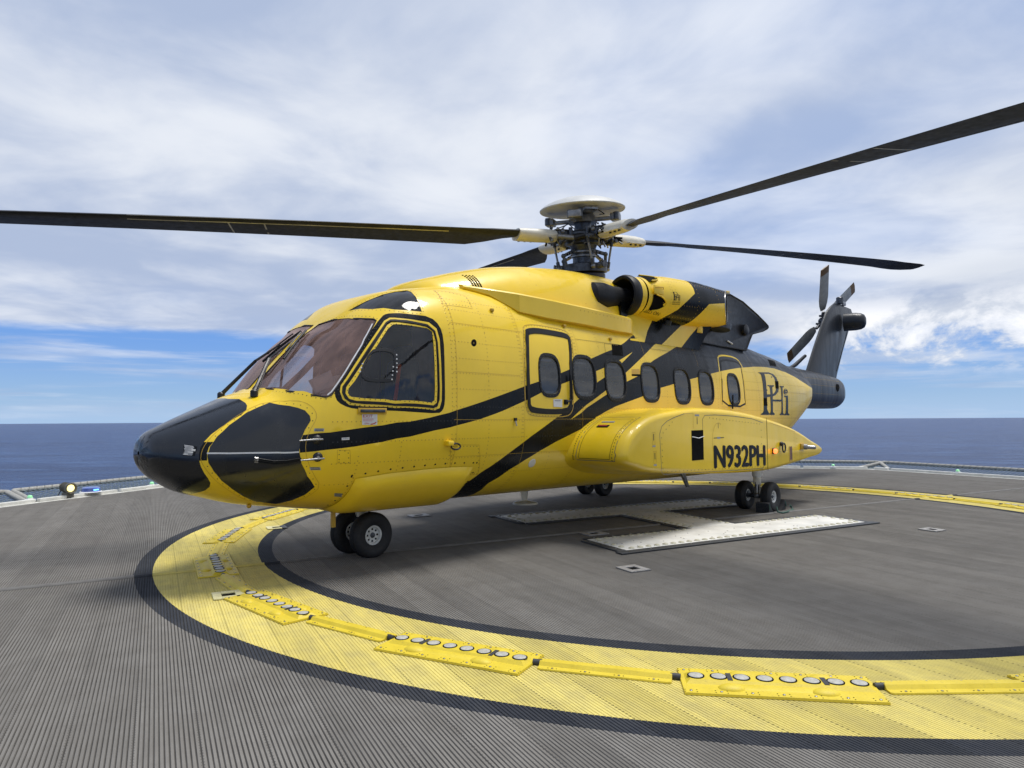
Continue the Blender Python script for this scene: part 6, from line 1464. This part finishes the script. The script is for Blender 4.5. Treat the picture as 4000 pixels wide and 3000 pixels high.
        prof=[(le,0),(le-.02,.55),(le-.09,1.0),(le-.2 if ch>.3 else le-.12,.85),(te,.06),(te,-.06),(le-.2 if ch>.3 else le-.12,-.7),(le-.09,-.8),(le-.02,-.5)]
        secs.append([c_+ss*(p+sw)+up_*(q*th+an) for p,q in prof])
        edge.append((c_+ss*(le+sw+.002)+up_*an,c_+ss*(le-.03+sw)+up_*(.62*th+an+.0015),c_+ss*(le-.085+sw)+up_*(-.80*th+an-.002)))
    mb.loft(secs,'blade_black')
    bl=mb.build('rotor_blade',HUB,ang=50)
    mb=MB(); V=[q for e3 in edge[4:9] for q in (e3[1],e3[0],e3[2])]; F=[]
    for i in range(len(edge[4:9])-1): F+=[(3*i,3*i+1,3*i+4,3*i+3),(3*i+1,3*i+2,3*i+5,3*i+4)]
    mb.add(V,F,'blade_edge'); mb.build('erosion_strip',bl)
    mb=MB()
    for rr_ in (4.55,4.95):
        for sg in (1,-1):
            V=[]
            for q in (rr_,rr_+.018):
                c_=rp(q,a); pit=R(17.5-2.3*q+(3,-3,-6,3)[k]); ss=(s_*math.cos(pit)+RN*math.sin(pit)); up_=d.cross(ss)
                for w_,hh in ((.09,.55),(.03,.9),(-.08,.8),(-.36,.1)): V.append(c_+ss*w_+up_*(sg*(hh*.028+.0025)*(1 if sg>0 else .85))+d*(w_*.25))
            mb.add(V,[(i,i+1,i+5,i+4) for i in range(3)],'blade_edge')
    mb.build('blade_marks',bl)
# bifilar arms and beanie
mb=MB()
for k in range(4):
    a=R(26+90*k); d=Vector((math.cos(a),math.sin(a),0)); d=(d-RN*d.dot(RN)).normalized(); s_=RN.cross(d)
    M_=Matrix((d,s_,RN)).transposed()
    mb.box(RC+RN*.26+d*.25,(.42,.12,.05),'hub_light',rot=M_,bev=.015); mb.box(RC+RN*.27+d*.50,(.14,.20,.11),'hub_light',rot=M_,bev=.02); mb.tube([RC+RN*.22+d*.52+s_*.07,RC+RN*.33+d*.52+s_*.07],.045,'hub_metal',n=10); mb.tube([RC+RN*.22+d*.52-s_*.07,RC+RN*.33+d*.52-s_*.07],.045,'hub_metal',n=10)
mb.lathe([(.22,.22),(.19,.32),(.13,.40),(.12,.45)],'hub_light',RC,RN,n=24)
mb.build('vibration_absorber',HUB)
mb=MB(); n=48
BZ=.405
mb.lathe([(.640,.0),(.646,.014),(.60,.055),(.50,.108),(.36,.155),(.20,.185),(0,.196)],'beanie_paint',RC+RN*BZ,RN,n=n)
mb.lathe([(.640,.0),(.58,.035),(.42,.085),(.2,.12),(0,.13)],'beanie_paint',RC+RN*BZ,RN,n=n,cap=False)
o=mb.build('rotor_fairing_dome',HUB,ang=50)
mb=MB(); mb.box(RC+RN*.37+Vector((-.16,-.26,0)),(.20,.20,.11),'steel',rot=rotz(R(-35)),bev=.008); mb.tube([RC+RN*.36+Vector((.0,-.3,0)),RC+RN*.33+Vector((.15,-.3,0)),RC+RN*.40+Vector((.3,-.1,0))],.008,'rubber',n=5); mb.build('sensor_box',HUB)
# ------------------------------------------------------------------ wheel chocks
HM=HELI.matrix_basis.copy()
def hpt(x,y,z=0):
    a=.80047093; return (-1.625763+x*math.cos(a)-y*math.sin(a),7.29455366+x*math.sin(a)+y*math.cos(a),z)
def chock(x,y,dirx,label,L=.20):
    mb=MB(); h=.24; w=L/2
    P=[(.02,0),(.20,0),(.20,.145),(.15,.155),(.125,.10),(.08,.045)]
    prof=[(dirx*p[0],p[1]) for p in P]
    secs=[[(p[0],yy,p[1]+.002) for p in prof] for yy in (-w,w)]
    if dirx>0: secs=secs[::-1]
    mb.loft(secs,'chock_rubber')
    for k in range(6): mb.box((dirx*.20,0,.015+.022*k),(.012,L*1.003,.010),'black_metal')
    mb.tube([(dirx*.18,-w-.004,.13),(dirx*.19,-w-.012,.05)],.008,'green_rope',n=6)
    o=mb.build('wheel_chock'); o.location=hpt(x,y); o.rotation_euler=(0,0,.80047093); tag(o,label,'chock','rubber wheel chocks'); return o
chock(6.2-.11,-1.80,-1,'black rubber chock against the front of the near main wheel')
chock(6.2+.11,-1.80,1,'black rubber chock against the rear of the near main wheel')
mb=MB(); P=[hpt(5.95,-1.99,.10),hpt(5.93,-2.02,.03),hpt(6.0,-2.06,.014),hpt(6.15,-2.07,.014),hpt(6.3,-2.04,.014),hpt(6.42,-2.05,.014),hpt(6.50,-2.0,.03),hpt(6.46,-1.99,.08)]
mb.tube(P,.014,'green_rope',n=8); tag(mb.build('chock_rope'),'dark green rope lying between the two wheel chocks','rope')
